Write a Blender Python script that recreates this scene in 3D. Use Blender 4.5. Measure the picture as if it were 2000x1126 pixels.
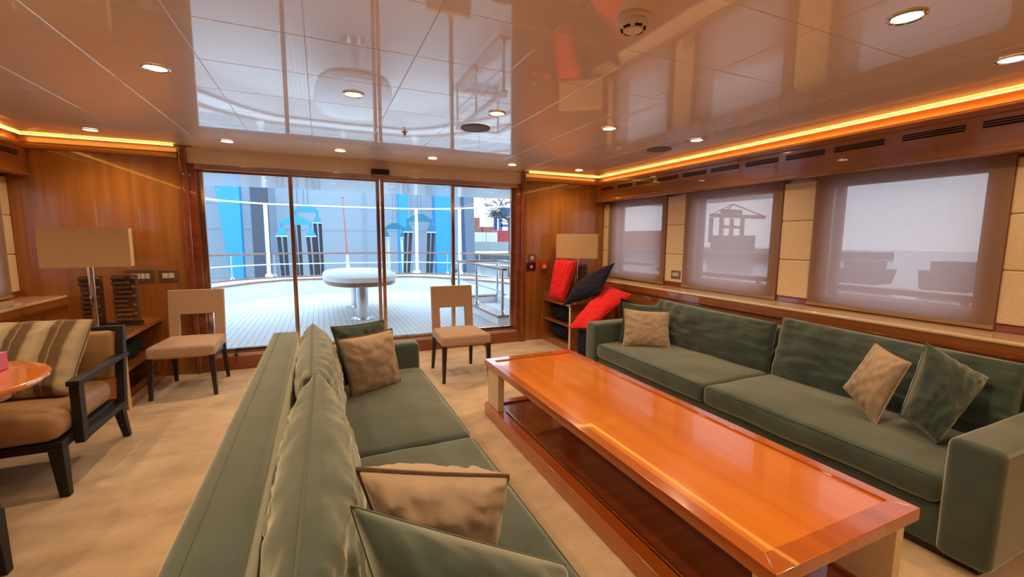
import bpy, bmesh, math, random
from mathutils import Vector, Matrix, noise
random.seed(7)
S = bpy.context.scene
for o in list(bpy.data.objects): bpy.data.objects.remove(o)
COL = S.collection
PI = math.pi

# ------------------------------------------------------------------ camera
cam = bpy.data.cameras.new('camera')
cam.sensor_width = 36.0
cam.lens = 36.0 * 838.5 / 2000.0
cam.clip_start = 0.02
cam.clip_end = 500
camo = bpy.data.objects.new('camera', cam)
COL.objects.link(camo)
yaw, pitch, roll = 0.41852, 0.11669, 0.00722
fw = Vector((math.sin(yaw)*math.cos(pitch), math.cos(yaw)*math.cos(pitch), -math.sin(pitch)))
rt = Vector((math.cos(yaw), -math.sin(yaw), 0))
up = rt.cross(fw)
rt2 = math.cos(roll)*rt + math.sin(roll)*up
up2 = -math.sin(roll)*rt + math.cos(roll)*up
camo.matrix_world = Matrix(((rt2.x, up2.x, -fw.x, 0), (rt2.y, up2.y, -fw.y, 0), (rt2.z, up2.z, -fw.z, 1.4), (0, 0, 0, 1)))
S.camera = camo

# ------------------------------------------------------------------ world: overcast daylight
W = bpy.data.worlds.new('overcast_sky'); S.world = W; W.use_nodes = True
nt = W.node_tree; nt.nodes.clear()
wo = nt.nodes.new('ShaderNodeOutputWorld'); bg = nt.nodes.new('ShaderNodeBackground')
tc = nt.nodes.new('ShaderNodeTexCoord'); sx = nt.nodes.new('ShaderNodeSeparateXYZ')
cr = nt.nodes.new('ShaderNodeValToRGB')
cr.color_ramp.elements[0].position = 0.0; cr.color_ramp.elements[0].color = (0.80, 0.90, 1.0, 1)
cr.color_ramp.elements[1].position = 0.6; cr.color_ramp.elements[1].color = (0.62, 0.82, 1.0, 1)
nt.links.new(tc.outputs['Generated'], sx.inputs[0]); nt.links.new(sx.outputs['Z'], cr.inputs[0])
nt.links.new(cr.outputs[0], bg.inputs['Color']); bg.inputs['Strength'].default_value = 3.1
nt.links.new(bg.outputs[0], wo.inputs[0])

# ------------------------------------------------------------------ exposure
S.view_settings.view_transform = 'Standard'
S.view_settings.look = 'None'
S.view_settings.gamma = 1.0
S.view_settings.use_curve_mapping = False
S.view_settings.exposure = 0.0
LAMP_W = 36.0            # power of each downlight
LED = 5.0                # cove strip strength

# ------------------------------------------------------------------ materials
MATS = {}
def mat(name, base=(0.5, 0.5, 0.5), rough=0.5, metal=0.0, coat=0.0, coat_ior=1.5, sheen=0.0, sheen_tint=None, spec=0.5,
        emit=None, estr=0.0):
    m = bpy.data.materials.new(name); m.use_nodes = True
    b = m.node_tree.nodes['Principled BSDF']
    b.inputs['Base Color'].default_value = (*base, 1)
    b.inputs['Roughness'].default_value = rough
    b.inputs['Metallic'].default_value = metal
    b.inputs['Coat Weight'].default_value = coat
    b.inputs['Coat IOR'].default_value = coat_ior
    b.inputs['Coat Roughness'].default_value = 0.03
    b.inputs['Sheen Weight'].default_value = sheen
    b.inputs['Sheen Roughness'].default_value = 0.45
    if sheen_tint: b.inputs['Sheen Tint'].default_value = (*sheen_tint, 1)
    b.inputs['Specular IOR Level'].default_value = spec
    if emit:
        b.inputs['Emission Color'].default_value = (*emit, 1); b.inputs['Emission Strength'].default_value = estr
    MATS[name] = m
    return m
def nodes(m): return m.node_tree.nodes, m.node_tree.links, m.node_tree.nodes['Principled BSDF']
def tex_noise(m, scale=(1, 1, 1), nscale=5.0, detail=4.0, rough=0.55, coord='Object'):
    N, L, b = nodes(m)
    t = N.new('ShaderNodeTexCoord'); mp = N.new('ShaderNodeMapping'); n = N.new('ShaderNodeTexNoise')
    mp.inputs['Scale'].default_value = scale
    n.inputs['Scale'].default_value = nscale; n.inputs['Detail'].default_value = detail; n.inputs['Roughness'].default_value = rough
    L.new(t.outputs[coord], mp.inputs[0]); L.new(mp.outputs[0], n.inputs['Vector'])
    return n.outputs['Fac']
def ramp(m, src, stops, into='Base Color'):
    N, L, b = nodes(m)
    r = N.new('ShaderNodeValToRGB'); e = r.color_ramp.elements
    while len(e) < len(stops): e.new(0.5)
    for el, (p, c) in zip(e, stops): el.position = p; el.color = (*c, 1)
    L.new(src, r.inputs[0])
    if into: L.new(r.outputs[0], b.inputs[into])
    return r.outputs[0]
def bump(m, src, strength=0.2, dist=0.01):
    N, L, b = nodes(m)
    bp = N.new('ShaderNodeBump'); bp.inputs['Strength'].default_value = strength; bp.inputs['Distance'].default_value = dist
    L.new(src, bp.inputs['Height']); L.new(bp.outputs[0], b.inputs['Normal'])
def wood(name, dark, mid, light, scale, rough=0.25, coat=1.0, coat_ior=1.5):
    m = mat(name, mid, rough, coat=coat, coat_ior=coat_ior)
    f = tex_noise(m, scale, 1.0, 6.0, 0.6)
    ramp(m, f, [(0.3, dark), (0.5, mid), (0.72, light)])
    return m
def fabric(name, base, var=0.12, nscale=40, sheen=0.0, tint=None, bstr=0.15, bscale=400, rough=0.9):
    m = mat(name, base, rough, sheen=sheen, sheen_tint=tint, spec=0.2)
    f = tex_noise(m, (1, 1, 1), nscale, 4.0, 0.6)
    ramp(m, f, [(0.3, tuple(c*(1-var) for c in base)), (0.7, tuple(min(1, c*(1+var)) for c in base))])
    g = tex_noise(m, (1, 1, 1), bscale, 2.0, 0.5)
    bump(m, g, bstr, 0.002)
    return m

# wall veneer with vertical grain, other wood directions
wood('cherry_wall', (0.26, 0.088, 0.015), (0.33, 0.118, 0.022), (0.40, 0.152, 0.031), (14, 14, 0.7), 0.22)
wood('cherry_along', (0.24, 0.076, 0.014), (0.31, 0.102, 0.021), (0.37, 0.132, 0.029), (14, 0.7, 14), 0.2)
wood('cherry_across', (0.24, 0.076, 0.014), (0.31, 0.102, 0.021), (0.37, 0.132, 0.029), (0.7, 14, 14), 0.2)
wood('lit_cove_wood', (0.45, 0.13, 0.018), (0.52, 0.155, 0.022), (0.58, 0.18, 0.027), (14, 0.7, 14), 0.3)  # LED glow painted in: base more orange than the other cherry
wood('table_top', (0.52, 0.135, 0.012), (0.62, 0.175, 0.016), (0.70, 0.215, 0.022), (9, 0.6, 9), 0.2)
wood('table_rim', (0.36, 0.080, 0.010), (0.43, 0.102, 0.012), (0.50, 0.125, 0.016), (12, 0.7, 12), 0.18)
wood('mahogany', (0.16, 0.032, 0.010), (0.21, 0.044, 0.013), (0.26, 0.06, 0.018), (0.7, 12, 12), 0.2)
wood('dark_wood', (0.012, 0.006, 0.004), (0.017, 0.008, 0.005), (0.024, 0.012, 0.008), (12, 12, 1), 0.35, 0.2)
wood('black_wood', (0.005, 0.004, 0.0035), (0.007, 0.0055, 0.005), (0.010, 0.008, 0.007), (12, 12, 1), 0.55, 0.0)
wood('carved_wood', (0.07, 0.028, 0.011), (0.12, 0.05, 0.018), (0.20, 0.09, 0.032), (10, 10, 3), 0.45, 0.2)
wood('ledge_wood', (0.76, 0.52, 0.27), (0.80, 0.57, 0.31), (0.84, 0.62, 0.35), (14, 0.7, 14), 0.25)  # window light reflected on the ledge top is put into this cream base
wood('deck_rail_wood', (0.23, 0.11, 0.07), (0.30, 0.15, 0.10), (0.36, 0.19, 0.13), (8, 8, 8), 0.35, 0.3)

m = mat('ceiling_lacquer', (0.92, 0.81, 0.71), 0.35, coat=1.0, coat_ior=2.4)
m.node_tree.nodes['Principled BSDF'].inputs['Coat Roughness'].default_value = 0.035
f = tex_noise(m, (1, 1, 1), 3.0, 2.0, 0.5); bump(m, f, 0.03, 0.02)
mat('ceiling_margin', (0.62, 0.50, 0.42), 0.35, coat=0.5)
mat('header_paint', (0.78, 0.64, 0.50), 0.4, coat=0.2)

m = fabric('carpet', (0.72, 0.56, 0.40), 0.06, 3.0, 0.25, (1, 0.9, 0.75), 0.5, 260, 1.0)
N, L, b = nodes(m)
f1 = tex_noise(m, (1, 1.6, 1), 2.2, 5.0, 0.6)
ramp(m, f1, [(0.30, (0.38, 0.265, 0.155)), (0.48, (0.50, 0.36, 0.222)), (0.70, (0.64, 0.475, 0.305))])

fabric('green_velvet', (0.046, 0.066, 0.055), 0.28, 5, 1.0, (0.82, 0.82, 0.64), 0.12, 500)
fabric('beige_velvet', (0.39, 0.285, 0.195), 0.12, 6, 0.5, (1, 0.85, 0.65), 0.12, 500)
fabric('piping_brown', (0.10, 0.06, 0.035), 0.1, 30, 0.2)
fabric('piping_green', (0.075, 0.095, 0.075), 0.1, 30, 0.4, (0.8, 0.85, 0.65))
fabric('red_canvas', (0.72, 0.020, 0.022), 0.08, 12, 0.1, (1, 0.6, 0.6), 0.2, 500)
fabric('navy_canvas', (0.012, 0.012, 0.022), 0.1, 12, 0.05, None, 0.2, 500)
fabric('black_canvas', (0.008, 0.008, 0.012), 0.1, 12, 0.03, None, 0.2, 500)
fabric('dark_green_nylon', (0.012, 0.028, 0.016), 0.1, 12)
fabric('chair_weave', (0.42, 0.275, 0.175), 0.08, 60, 0.25, (1, 0.8, 0.6), 0.35, 350)
fabric('padded_leather', (0.74, 0.56, 0.34), 0.07, 60, 0.0, None, 0.25, 160, 0.6)
fabric('tan_leather', (0.36, 0.205, 0.095), 0.08, 20, 0.05, None, 0.15, 200, 0.45)
fabric('shade_linen', (0.66, 0.45, 0.24), 0.05, 90, 0.1, None, 0.25, 400, 0.9)
fabric('cover_white', (0.80, 0.82, 0.84), 0.03, 8, 0.0, None, 0.15, 60, 0.7)

m = mat('striped_fabric', (0.3, 0.2, 0.1), 0.85, sheen=0.3, spec=0.2)
N, L, b = nodes(m)
t = N.new('ShaderNodeTexCoord'); s = N.new('ShaderNodeSeparateXYZ'); L.new(t.outputs['UV'], s.inputs[0])
mm = N.new('ShaderNodeMath'); mm.operation = 'MULTIPLY'; mm.operation = 'MULTIPLY_ADD'; mm.inputs[1].default_value = 3.4; mm.inputs[2].default_value = 0.93; L.new(s.outputs['X'], mm.inputs[0])
fr = N.new('ShaderNodeMath'); fr.operation = 'FRACT'; L.new(mm.outputs[0], fr.inputs[0])
r = N.new('ShaderNodeValToRGB'); r.color_ramp.interpolation = 'LINEAR'
st = [(0.0, (0.26, 0.19, 0.10)), (0.05, (0.38, 0.30, 0.17)), (0.25, (0.44, 0.35, 0.21)), (0.48, (0.33, 0.25, 0.14)), (0.53, (0.12, 0.07, 0.033)),
      (0.68, (0.16, 0.095, 0.045)), (0.70, (0.36, 0.28, 0.16)), (0.73, (0.13, 0.075, 0.036)), (0.96, (0.15, 0.085, 0.04)), (1.0, (0.26, 0.19, 0.10))]
e = r.color_ramp.elements
while len(e) < len(st): e.new(0.5)
for el, (p, c) in zip(e, st): el.position = p; el.color = (*c, 1)
L.new(fr.outputs[0], r.inputs[0]); L.new(r.outputs[0], b.inputs['Base Color'])
bump(m, tex_noise(m, (1, 1, 1), 350, 2, 0.5), 0.2, 0.002)

mat('bronze_steel', (0.62, 0.47, 0.38), 0.12, 1.0)
mat('steel', (0.66, 0.68, 0.70), 0.16, 1.0)
mat('chrome', (0.80, 0.72, 0.62), 0.08, 1.0)
mat('brass', (0.72, 0.50, 0.22), 0.22, 1.0)
mat('dark_metal', (0.03, 0.025, 0.022), 0.35, 0.6)
mat('black_plastic', (0.012, 0.012, 0.013), 0.35)
mat('white_plastic', (0.86, 0.78, 0.64), 0.4)
mat('switch_bronze', (0.24, 0.17, 0.11), 0.35, 0.7)
mat('switch_ivory', (0.62, 0.52, 0.38), 0.4)
mat('red_plastic', (0.55, 0.03, 0.02), 0.35)
mat('red_glow', (0.4, 0.01, 0.05), 0.3, emit=(1.0, 0.03, 0.12), estr=1.2)
mat('pink_card', (0.62, 0.13, 0.24), 0.6)
mat('slot_black', (0.006, 0.005, 0.004), 0.8)
mat('speaker_grille', (0.16, 0.13, 0.11), 0.6)
mat('lamp_lens', (1, 0.9, 0.7), 0.4, emit=(1.0, 0.74, 0.42), estr=14.0)
mat('led_strip', (1, 0.7, 0.2), 0.4, emit=(1.0, 0.56, 0.11), estr=LED)
mat('white_paint', (0.84, 0.86, 0.88), 0.35, coat=0.3)
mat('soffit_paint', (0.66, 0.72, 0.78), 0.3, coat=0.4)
mat('shed_grey', (0.38, 0.45, 0.52), 0.8)
mat('shed_seam', (0.36, 0.40, 0.45), 0.8)
mat('crane_blue', (0.035, 0.34, 0.72), 0.5)
mat('crane_teal', (0.012, 0.19, 0.30), 0.5)
mat('crane_grey', (0.16, 0.21, 0.29), 0.6)
mat('crane_darkgrey', (0.075, 0.095, 0.13), 0.7)
mat('strap_black', (0.03, 0.035, 0.045), 0.8)
mat('strap_pale', (0.55, 0.62, 0.68), 0.8)
mat('port_red', (0.55, 0.06, 0.06), 0.6)
mat('port_white', (0.75, 0.78, 0.80), 0.6)
mat('port_blue', (0.05, 0.12, 0.30), 0.6)
mat('port_rust', (0.40, 0.14, 0.11), 0.6)
mat('quay_concrete', (0.38, 0.42, 0.44), 0.9)
mat('quay_dark', (0.11, 0.14, 0.16), 0.9)
mat('bark', (0.10, 0.09, 0.09), 0.9)
mat('harbour_water', (0.20, 0.25, 0.28), 0.15)
mat('far_grey', (0.22, 0.22, 0.24), 0.9)
mat('flag_red', (0.50, 0.14, 0.12), 0.5)

# teak deck: planks with dark caulking
m = mat('teak_deck', (0.5, 0.48, 0.46), 0.6)
N, L, b = nodes(m)
t = N.new('ShaderNodeTexCoord'); s = N.new('ShaderNodeSeparateXYZ'); L.new(t.outputs['Object'], s.inputs[0])
a = N.new('ShaderNodeMath'); a.operation = 'MULTIPLY'; a.inputs[1].default_value = 1/0.085; L.new(s.outputs['X'], a.inputs[0])
fr = N.new('ShaderNodeMath'); fr.operation = 'FRACT'; L.new(a.outputs[0], fr.inputs[0])
lt = N.new('ShaderNodeMath'); lt.operation = 'LESS_THAN'; lt.inputs[1].default_value = 0.085; L.new(fr.outputs[0], lt.inputs[0])
mx = N.new('ShaderNodeMix'); mx.data_type = 'RGBA'
L.new(lt.outputs[0], mx.inputs['Factor'])
mx.inputs['A'].default_value = (0.74, 0.75, 0.76, 1); mx.inputs['B'].default_value = (0.30, 0.33, 0.37, 1)
L.new(mx.outputs['Result'], b.inputs['Base Color'])

# clear glass pane: transparent with fresnel reflection
def glass(name, tint=(0.96, 0.98, 1.0), ior=1.5):
    m = bpy.data.materials.new(name); m.use_nodes = True
    N = m.node_tree.nodes; L = m.node_tree.links; N.clear()
    o = N.new('ShaderNodeOutputMaterial'); mix = N.new('ShaderNodeMixShader'); tr = N.new('ShaderNodeBsdfTransparent'); gl = N.new('ShaderNodeBsdfGlossy')
    ge = N.new('ShaderNodeNewGeometry'); dt = N.new('ShaderNodeVectorMath'); dt.operation = 'DOT_PRODUCT'
    L.new(ge.outputs['Incoming'], dt.inputs[0]); L.new(ge.outputs['Normal'], dt.inputs[1])
    ab = N.new('ShaderNodeMath'); ab.operation = 'ABSOLUTE'; L.new(dt.outputs['Value'], ab.inputs[0])
    iv = N.new('ShaderNodeMath'); iv.operation = 'SUBTRACT'; iv.inputs[0].default_value = 1.0; L.new(ab.outputs[0], iv.inputs[1])
    pw = N.new('ShaderNodeMath'); pw.operation = 'POWER'; pw.inputs[1].default_value = 5.0; L.new(iv.outputs[0], pw.inputs[0])
    fr = N.new('ShaderNodeMath'); fr.operation = 'MULTIPLY_ADD'; fr.inputs[1].default_value = 0.96; fr.inputs[2].default_value = 0.035; L.new(pw.outputs[0], fr.inputs[0])
    tr.inputs['Color'].default_value = (*tint, 1); gl.inputs['Roughness'].default_value = 0.0
    L.new(fr.outputs[0], mix.inputs[0]); L.new(tr.outputs[0], mix.inputs[1]); L.new(gl.outputs[0], mix.inputs[2]); L.new(mix.outputs[0], o.inputs[0])
    MATS[name] = m
glass('clear_glass', ior=1.45)
# woven screen blind: open weave lets part of the view through
m = bpy.data.materials.new('screen_weave'); m.use_nodes = True; MATS['screen_weave'] = m
N = m.node_tree.nodes; L = m.node_tree.links; N.clear()
o = N.new('ShaderNodeOutputMaterial'); m1 = N.new('ShaderNodeMixShader'); m2 = N.new('ShaderNodeMixShader')
tr = N.new('ShaderNodeBsdfTransparent'); df = N.new('ShaderNodeBsdfDiffuse'); tl = N.new('ShaderNodeBsdfTranslucent')
tr.inputs['Color'].default_value = (0.98, 0.94, 0.94, 1)
t = N.new('ShaderNodeTexCoord'); mp = N.new('ShaderNodeMapping'); n = N.new('ShaderNodeTexNoise')
mp.inputs['Scale'].default_value = (1, 3, 60); n.inputs['Scale'].default_value = 6; n.inputs['Detail'].default_value = 3
L.new(t.outputs['Object'], mp.inputs[0]); L.new(mp.outputs[0], n.inputs['Vector'])
r = N.new('ShaderNodeValToRGB'); r.color_ramp.elements[0].color = (0.36, 0.22, 0.135, 1); r.color_ramp.elements[1].color = (0.43, 0.27, 0.17, 1)
r.color_ramp.elements[0].position = 0.35; r.color_ramp.elements[1].position = 0.65
L.new(n.outputs['Fac'], r.inputs[0]); L.new(r.outputs[0], df.inputs['Color']); tl.inputs['Color'].default_value = (0.58, 0.42, 0.40, 1)
m2.inputs[0].default_value = 0.42; L.new(df.outputs[0], m2.inputs[1]); L.new(tl.outputs[0], m2.inputs[2])
m1.inputs[0].default_value = 0.135; L.new(m2.outputs[0], m1.inputs[1]); L.new(tr.outputs[0], m1.inputs[2]); L.new(m1.outputs[0], o.inputs[0])

# ------------------------------------------------------------------ mesh helpers
def BM(): return bmesh.new()
def box(bm, x0, y0, z0, x1, y1, z1, bev=0.0, seg=2):
    x0, x1 = min(x0, x1), max(x0, x1); y0, y1 = min(y0, y1), max(y0, y1); z0, z1 = min(z0, z1), max(z0, z1)
    M = Matrix.Translation(((x0+x1)/2, (y0+y1)/2, (z0+z1)/2)) @ Matrix.Diagonal((x1-x0, y1-y0, z1-z0, 1))
    r = bmesh.ops.create_cube(bm, size=1.0, matrix=M)
    if bev > 0:
        es = list({e for v in r['verts'] for e in v.link_edges})
        bmesh.ops.bevel(bm, geom=es, offset=bev, segments=seg, profile=0.5, affect='EDGES')
    return bm
def hexa(bm, bot, top, bev=0.0, seg=2):
    vs = [bm.verts.new(p) for p in list(bot)+list(top)]
    n = len(bot)
    fs = [bm.faces.new(vs[:n][::-1]), bm.faces.new(vs[n:])]
    for i in range(n):
        j = (i+1) % n
        fs.append(bm.faces.new((vs[i], vs[j], vs[n+j], vs[n+i])))
    if bev > 0:
        es = list({e for f in fs for e in f.edges})
        bmesh.ops.bevel(bm, geom=es, offset=bev, segments=seg, profile=0.5, affect='EDGES')
    return bm
def taper(bm, cx0, cy0, z0, s0, cx1, cy1, z1, s1, bev=0.003):
    q = lambda cx, cy, z, s: [(cx-s, cy-s, z), (cx+s, cy-s, z), (cx+s, cy+s, z), (cx-s, cy+s, z)]
    return hexa(bm, q(cx0, cy0, z0, s0), q(cx1, cy1, z1, s1), bev)
def tube(bm, pts, r, n=8, closed=False, cap=True):
    pts = [Vector(p) for p in pts]; k = len(pts); rings = []
    prev = None
    for i, p in enumerate(pts):
        if closed: d = (pts[(i+1) % k]-pts[i-1])
        else: d = pts[min(i+1, k-1)]-pts[max(i-1, 0)]
        d.normalize()
        if prev is None:
            a = Vector((0, 0, 1)) if abs(d.z) < 0.9 else Vector((1, 0, 0))
            u = d.cross(a).normalized()
        else:
            u = (prev - d*prev.dot(d)).normalized()
        prev = u; v = d.cross(u)
        rr = r[i] if isinstance(r, (list, tuple)) else r
        rings.append([bm.verts.new(p+(u*math.cos(2*PI*j/n)+v*math.sin(2*PI*j/n))*rr) for j in range(n)])
    for i in range(k if closed else k-1):
        A, B = rings[i], rings[(i+1) % k]
        for j in range(n):
            bm.faces.new((A[j], A[(j+1) % n], B[(j+1) % n], B[j]))
    if cap and not closed:
        bm.faces.new(rings[0][::-1]); bm.faces.new(rings[-1])
    return bm
def lathe(bm, prof, cx=0, cy=0, n=32, sy=1.0, cap=True):
    rings = []
    for r, z in prof:
        rings.append([bm.verts.new((cx+r*math.cos(2*PI*j/n), cy+sy*r*math.sin(2*PI*j/n), z)) for j in range(n)])
    for A, B in zip(rings, rings[1:]):
        for j in range(n): bm.faces.new((A[j], A[(j+1) % n], B[(j+1) % n], B[j]))
    if cap: bm.faces.new(rings[0][::-1]); bm.faces.new(rings[-1])
    return bm
def prism(bm, poly, z0, z1, bev=0.0):
    return hexa(bm, [(x, y, z0) for x, y in poly], [(x, y, z1) for x, y in poly], bev)
def axis_samples(h, r, n, k=3):
    a = [-h + r*(1-math.cos(PI/2*i/k)) for i in range(k)]
    i0, i1 = -(h-r), (h-r)
    mid = [i0+(i1-i0)*i/n for i in range(n+1)]
    return a + mid + [-x for x in reversed(a)]
def soft_box(bm, c, size, r=0.04, n=(6, 6, 3), puff=(0, 0, 0), wr=0.0, wscale=4.0, seed=0.0):
    """upholstered block: rounded edges, puffed faces, slight wrinkles"""
    h = Vector(size)/2; c = Vector(c)
    ax = [axis_samples(h[i], min(r, h[i]*0.98), n[i]) for i in range(3)]
    cache = {}
    def vert(p):
        key = tuple(round(v, 5) for v in p)
        if key in cache: return cache[key]
        q = Vector([max(-(h[i]-r), min(h[i]-r, p[i])) if h[i] > r else 0.0 for i in range(3)])
        d = Vector(p)-q
        pos = q + d.normalized()*r if d.length > 1e-9 else Vector(p)
        t = [max(-1, min(1, p[i]/h[i])) for i in range(3)]
        for i in range(3):
            j, k = (i+1) % 3, (i+2) % 3
            pos[i] += puff[i]*t[i]*(1-t[j]**2)*(1-t[k]**2)
        if wr:
            w = noise.noise(Vector(p)*wscale+Vector((seed, seed*2, 3))) + 0.5*noise.noise(Vector(p)*wscale*2.3+Vector((seed, 7, 1)))
            pos += (d.normalized() if d.length > 1e-9 else Vector((0, 0, 0)))*wr*w
        cache[key] = bm.verts.new(pos+c)
        return cache[key]
    for i in range(3):
        j, k = (i+1) % 3, (i+2) % 3
        for sgn in (-1, 1):
            A, B = ax[j], ax[k]
            for a in range(len(A)-1):
                for b_ in range(len(B)-1):
                    ps = []
                    for (aa, bb) in ((a, b_), (a+1, b_), (a+1, b_+1), (a, b_+1)):
                        p = [0, 0, 0]; p[i] = sgn*h[i]; p[j] = A[aa]; p[k] = B[bb]; ps.append(p)
                    if sgn < 0: ps.reverse()
                    vs = [vert(p) for p in ps]
                    if len(set(vs)) == 4:
                        try: bm.faces.new(vs)
                        except ValueError: pass
    return bm
def pillow_mesh(cs, thick=0.14, n=22, power=0.55, pinch=0.05, wr=0.012, seed=1.0, wscale=9.0, flat=None, rim=0.0, crease=0.0, cf=7.0):
    """cs: four corners TL, TR, BR, BL; returns bmesh of a stuffed cover with UVs and its rim points"""
    bm = BM(); uvl = bm.loops.layers.uv.new('UVMap')
    TL, TR, BR, BL = [Vector(c) for c in cs]
    nrm = ((TR-TL)+(BR-BL)).cross((BL-TL)+(BR-TR)).normalized()
    def base(u, v):
        s = (2*u-1); t = (2*v-1)
        uu = 0.5+0.5*s*(1-pinch*(1-t*t)); vv = 0.5+0.5*t*(1-pinch*(1-s*s))
        return TL.lerp(TR, uu).lerp(BL.lerp(BR, uu), vv), s, t
    def sm(i): 
        x = i/n
        return 0.5-0.5*math.cos(PI*x)*(1-0.0) if False else (x + 0.5-0.5*math.cos(PI*x))/2
    grid = {}
    rimpts = []
    for side in (1, -1):
        for i in range(n+1):
            for j in range(n+1):
                edge = i in (0, n) or j in (0, n)
                if edge and side == -1: grid[(side, i, j)] = grid[(1, i, j)]; continue
                p, s, t = base(sm(i), sm(j))
                hgt = thick/2*((1-s*s)*(1-t*t)+1e-9)**power if not edge else 0
                hgt = thick/2*(max(0, 1-abs(s)**2.4)**power)*(max(0, 1-abs(t)**2.4)**power) if not edge else 0
                w = 0
                if wr and not edge:
                    q = Vector((s*1.4, t*1.4, seed*3+side))*wscale*0.35
                    w = wr*(noise.noise(q)+0.6*noise.noise(q*2.3))*min(1, hgt/(thick*0.2))
                    rr = math.hypot(s, t); a = math.atan2(t, s)
                    w += wr*0.5*math.sin(a*14+seed)*max(0, rr-0.55)*min(1, hgt/(thick*0.2))
                if crease and not edge:
                    cc = noise.noise(Vector((s*cf, t*1.3+side, seed*5)))+0.5*noise.noise(Vector((s*cf*2.1+t*2, t*2.2, seed*9+side)))
                    w += crease*cc*min(1, hgt/(thick*0.12))*(0.35+0.65*max(0, -t))
                grid[(side, i, j)] = bm.verts.new(p + nrm*side*(hgt+w+ (0 if edge else rim)))
        for i in range(n):
            for j in range(n):
                q = [(i, j), (i+1, j), (i+1, j+1), (i, j+1)]
                if side == 1: q.reverse()
                f = bm.faces.new([grid[(side, *a)] for a in q])
                for l, a in zip(f.loops, q): l[uvl].uv = (sm(a[0]), sm(a[1]))
    for i in range(n): rimpts.append(grid[(1, i, 0)].co.copy())
    for j in range(n): rimpts.append(grid[(1, n, j)].co.copy())
    for i in range(n, 0, -1): rimpts.append(grid[(1, i, n)].co.copy())
    for j in range(n, 0, -1): rimpts.append(grid[(1, 0, j)].co.copy())
    bmesh.ops.recalc_face_normals(bm, faces=bm.faces[:])
    return bm, rimpts

# ------------------------------------------------------------------ object helpers
def link(name, bm, m, parent=None, smooth=True, angle=35):
    me = bpy.data.meshes.new(name)
    if parent is not None:
        off = Vector(parent.get('_o', (0, 0, 0)))
        if off.length: bmesh.ops.translate(bm, verts=bm.verts[:], vec=-off)
    bm.to_mesh(me); bm.free()
    o = bpy.data.objects.new(name, me); COL.objects.link(o)
    mats = m if isinstance(m, (list, tuple)) else [m]
    for x in mats: me.materials.append(MATS[x])
    if smooth:
        me.polygons.foreach_set('use_smooth', [True]*len(me.polygons))
        try: me.set_sharp_from_angle(angle=math.radians(angle))
        except Exception: pass
        wn = o.modifiers.new('weighted_normal', 'WEIGHTED_NORMAL'); wn.keep_sharp = True; wn.weight = 60
    if parent is not None:
        o.parent = parent
        o['_o'] = parent.get('_o', (0, 0, 0))
    return o
def tag(o, label, cat, group=None, kind=None):
    o['label'] = label; o['category'] = cat
    if group: o['group'] = group
    if kind: o['kind'] = kind
    return o
def struct(name, bm, m, **k):
    o = link(name, bm, m, **k); 
    if o.parent is None: o['kind'] = 'structure'
    return o
def thing(name, label, cat, loc=(0, 0, 0), group=None, world=True, rotz=0.0):
    """Empty at the base; with world=True its parts are given in world coordinates"""
    o = bpy.data.objects.new(name, None); COL.objects.link(o)
    o.empty_display_size = 0.1
    o.location = loc; o.rotation_euler = (0, 0, rotz)
    o['_o'] = tuple(loc) if world else (0.0, 0.0, 0.0)
    return tag(o, label, cat, group)
def dup(root, loc, rotz=0.0, label=None):
    r = root.copy(); COL.objects.link(r); r.location = loc; r.rotation_euler = (0, 0, rotz)
    if label: r['label'] = label
    for ch in list(root.children):
        c = ch.copy(); COL.objects.link(c); c.parent = r
        for g in list(ch.children):
            d = g.copy(); COL.objects.link(d); d.parent = c
    return r
def bx(*a, bev=0.0, seg=2): return box(BM(), *a, bev=bev, seg=seg)

# ================================================================== SETTING
XR, XL = 3.80, -2.48           # side walls
YF, YN = 5.22, -2.7            # far (door) wall, near wall
ZC = 2.26
DX0, DX1 = -1.10, 2.385        # door opening
MID = 0.66
mir = lambda x: 2*MID-x

struct('floor', bx(XL-0.15, YN-0.15, -0.12, XR+0.15, YF-0.0, 0.0), 'carpet')
# ceiling: lacquered panels with fine chamfered joints, one mesh
bm = BM(); P = 0.48; g = 0.003; dz = 0.004
xs = [-0.507+P*k for k in range(-4, 10)]
xs = [x for x in xs if -2.30 < x < 3.60]
xs = [-2.33] + xs + [3.60]
ys = [2.17+P*k for k in range(-11, 7)]
ys = [y for y in ys if YN+0.05 < y < 5.1]
ys = [YN] + ys + [5.10]
for a, b_ in zip(xs, xs[1:]):
    for c, d in zip(ys, ys[1:]):
        lo = [(a, c), (b_, c), (b_, d), (a, d)]
        li = [(a+g, c+g), (b_-g, c+g), (b_-g, d-g), (a+g, d-g)]
        V0 = [bm.verts.new((x, y, ZC+dz)) for x, y in lo]; V1 = [bm.verts.new((x, y, ZC)) for x, y in li]
        bm.faces.new(V1[::-1])
        for i in range(4): bm.faces.new((V0[i], V1[i], V1[(i+1) % 4], V0[(i+1) % 4]))
box(bm, XL-0.15, YN-0.15, ZC+dz+0.002, XR+0.15, YF+0.2, ZC+0.12)
ceil = struct('ceiling', bm, 'ceiling_lacquer', smooth=False)
struct('trim_1', bx(DX0, 5.103, ZC-0.001, DX1, YF+0.1, ZC+0.002), 'ceiling_lacquer')

# far wall with the door opening
bm = BM()
box(bm, XL-0.15, YF, 0, DX0-0.06, YF+0.18, ZC)
box(bm, DX1+0.06, YF, 0, XR+0.15, YF+0.18, ZC)
wall_far = struct('wall_far', bm, 'cherry_wall', smooth=False)
bm = bx(DX0-0.06, YF+0.0, 2.105, DX1+0.06, YF+0.18, ZC, bev=0.004)
struct('trim_2', bm, 'header_paint')
# near wall behind the viewpoint
struct('wall_near', bx(XL-0.15, YN-0.15, 0, XR+0.15, YN, ZC), 'cherry_wall', smooth=False)
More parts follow.
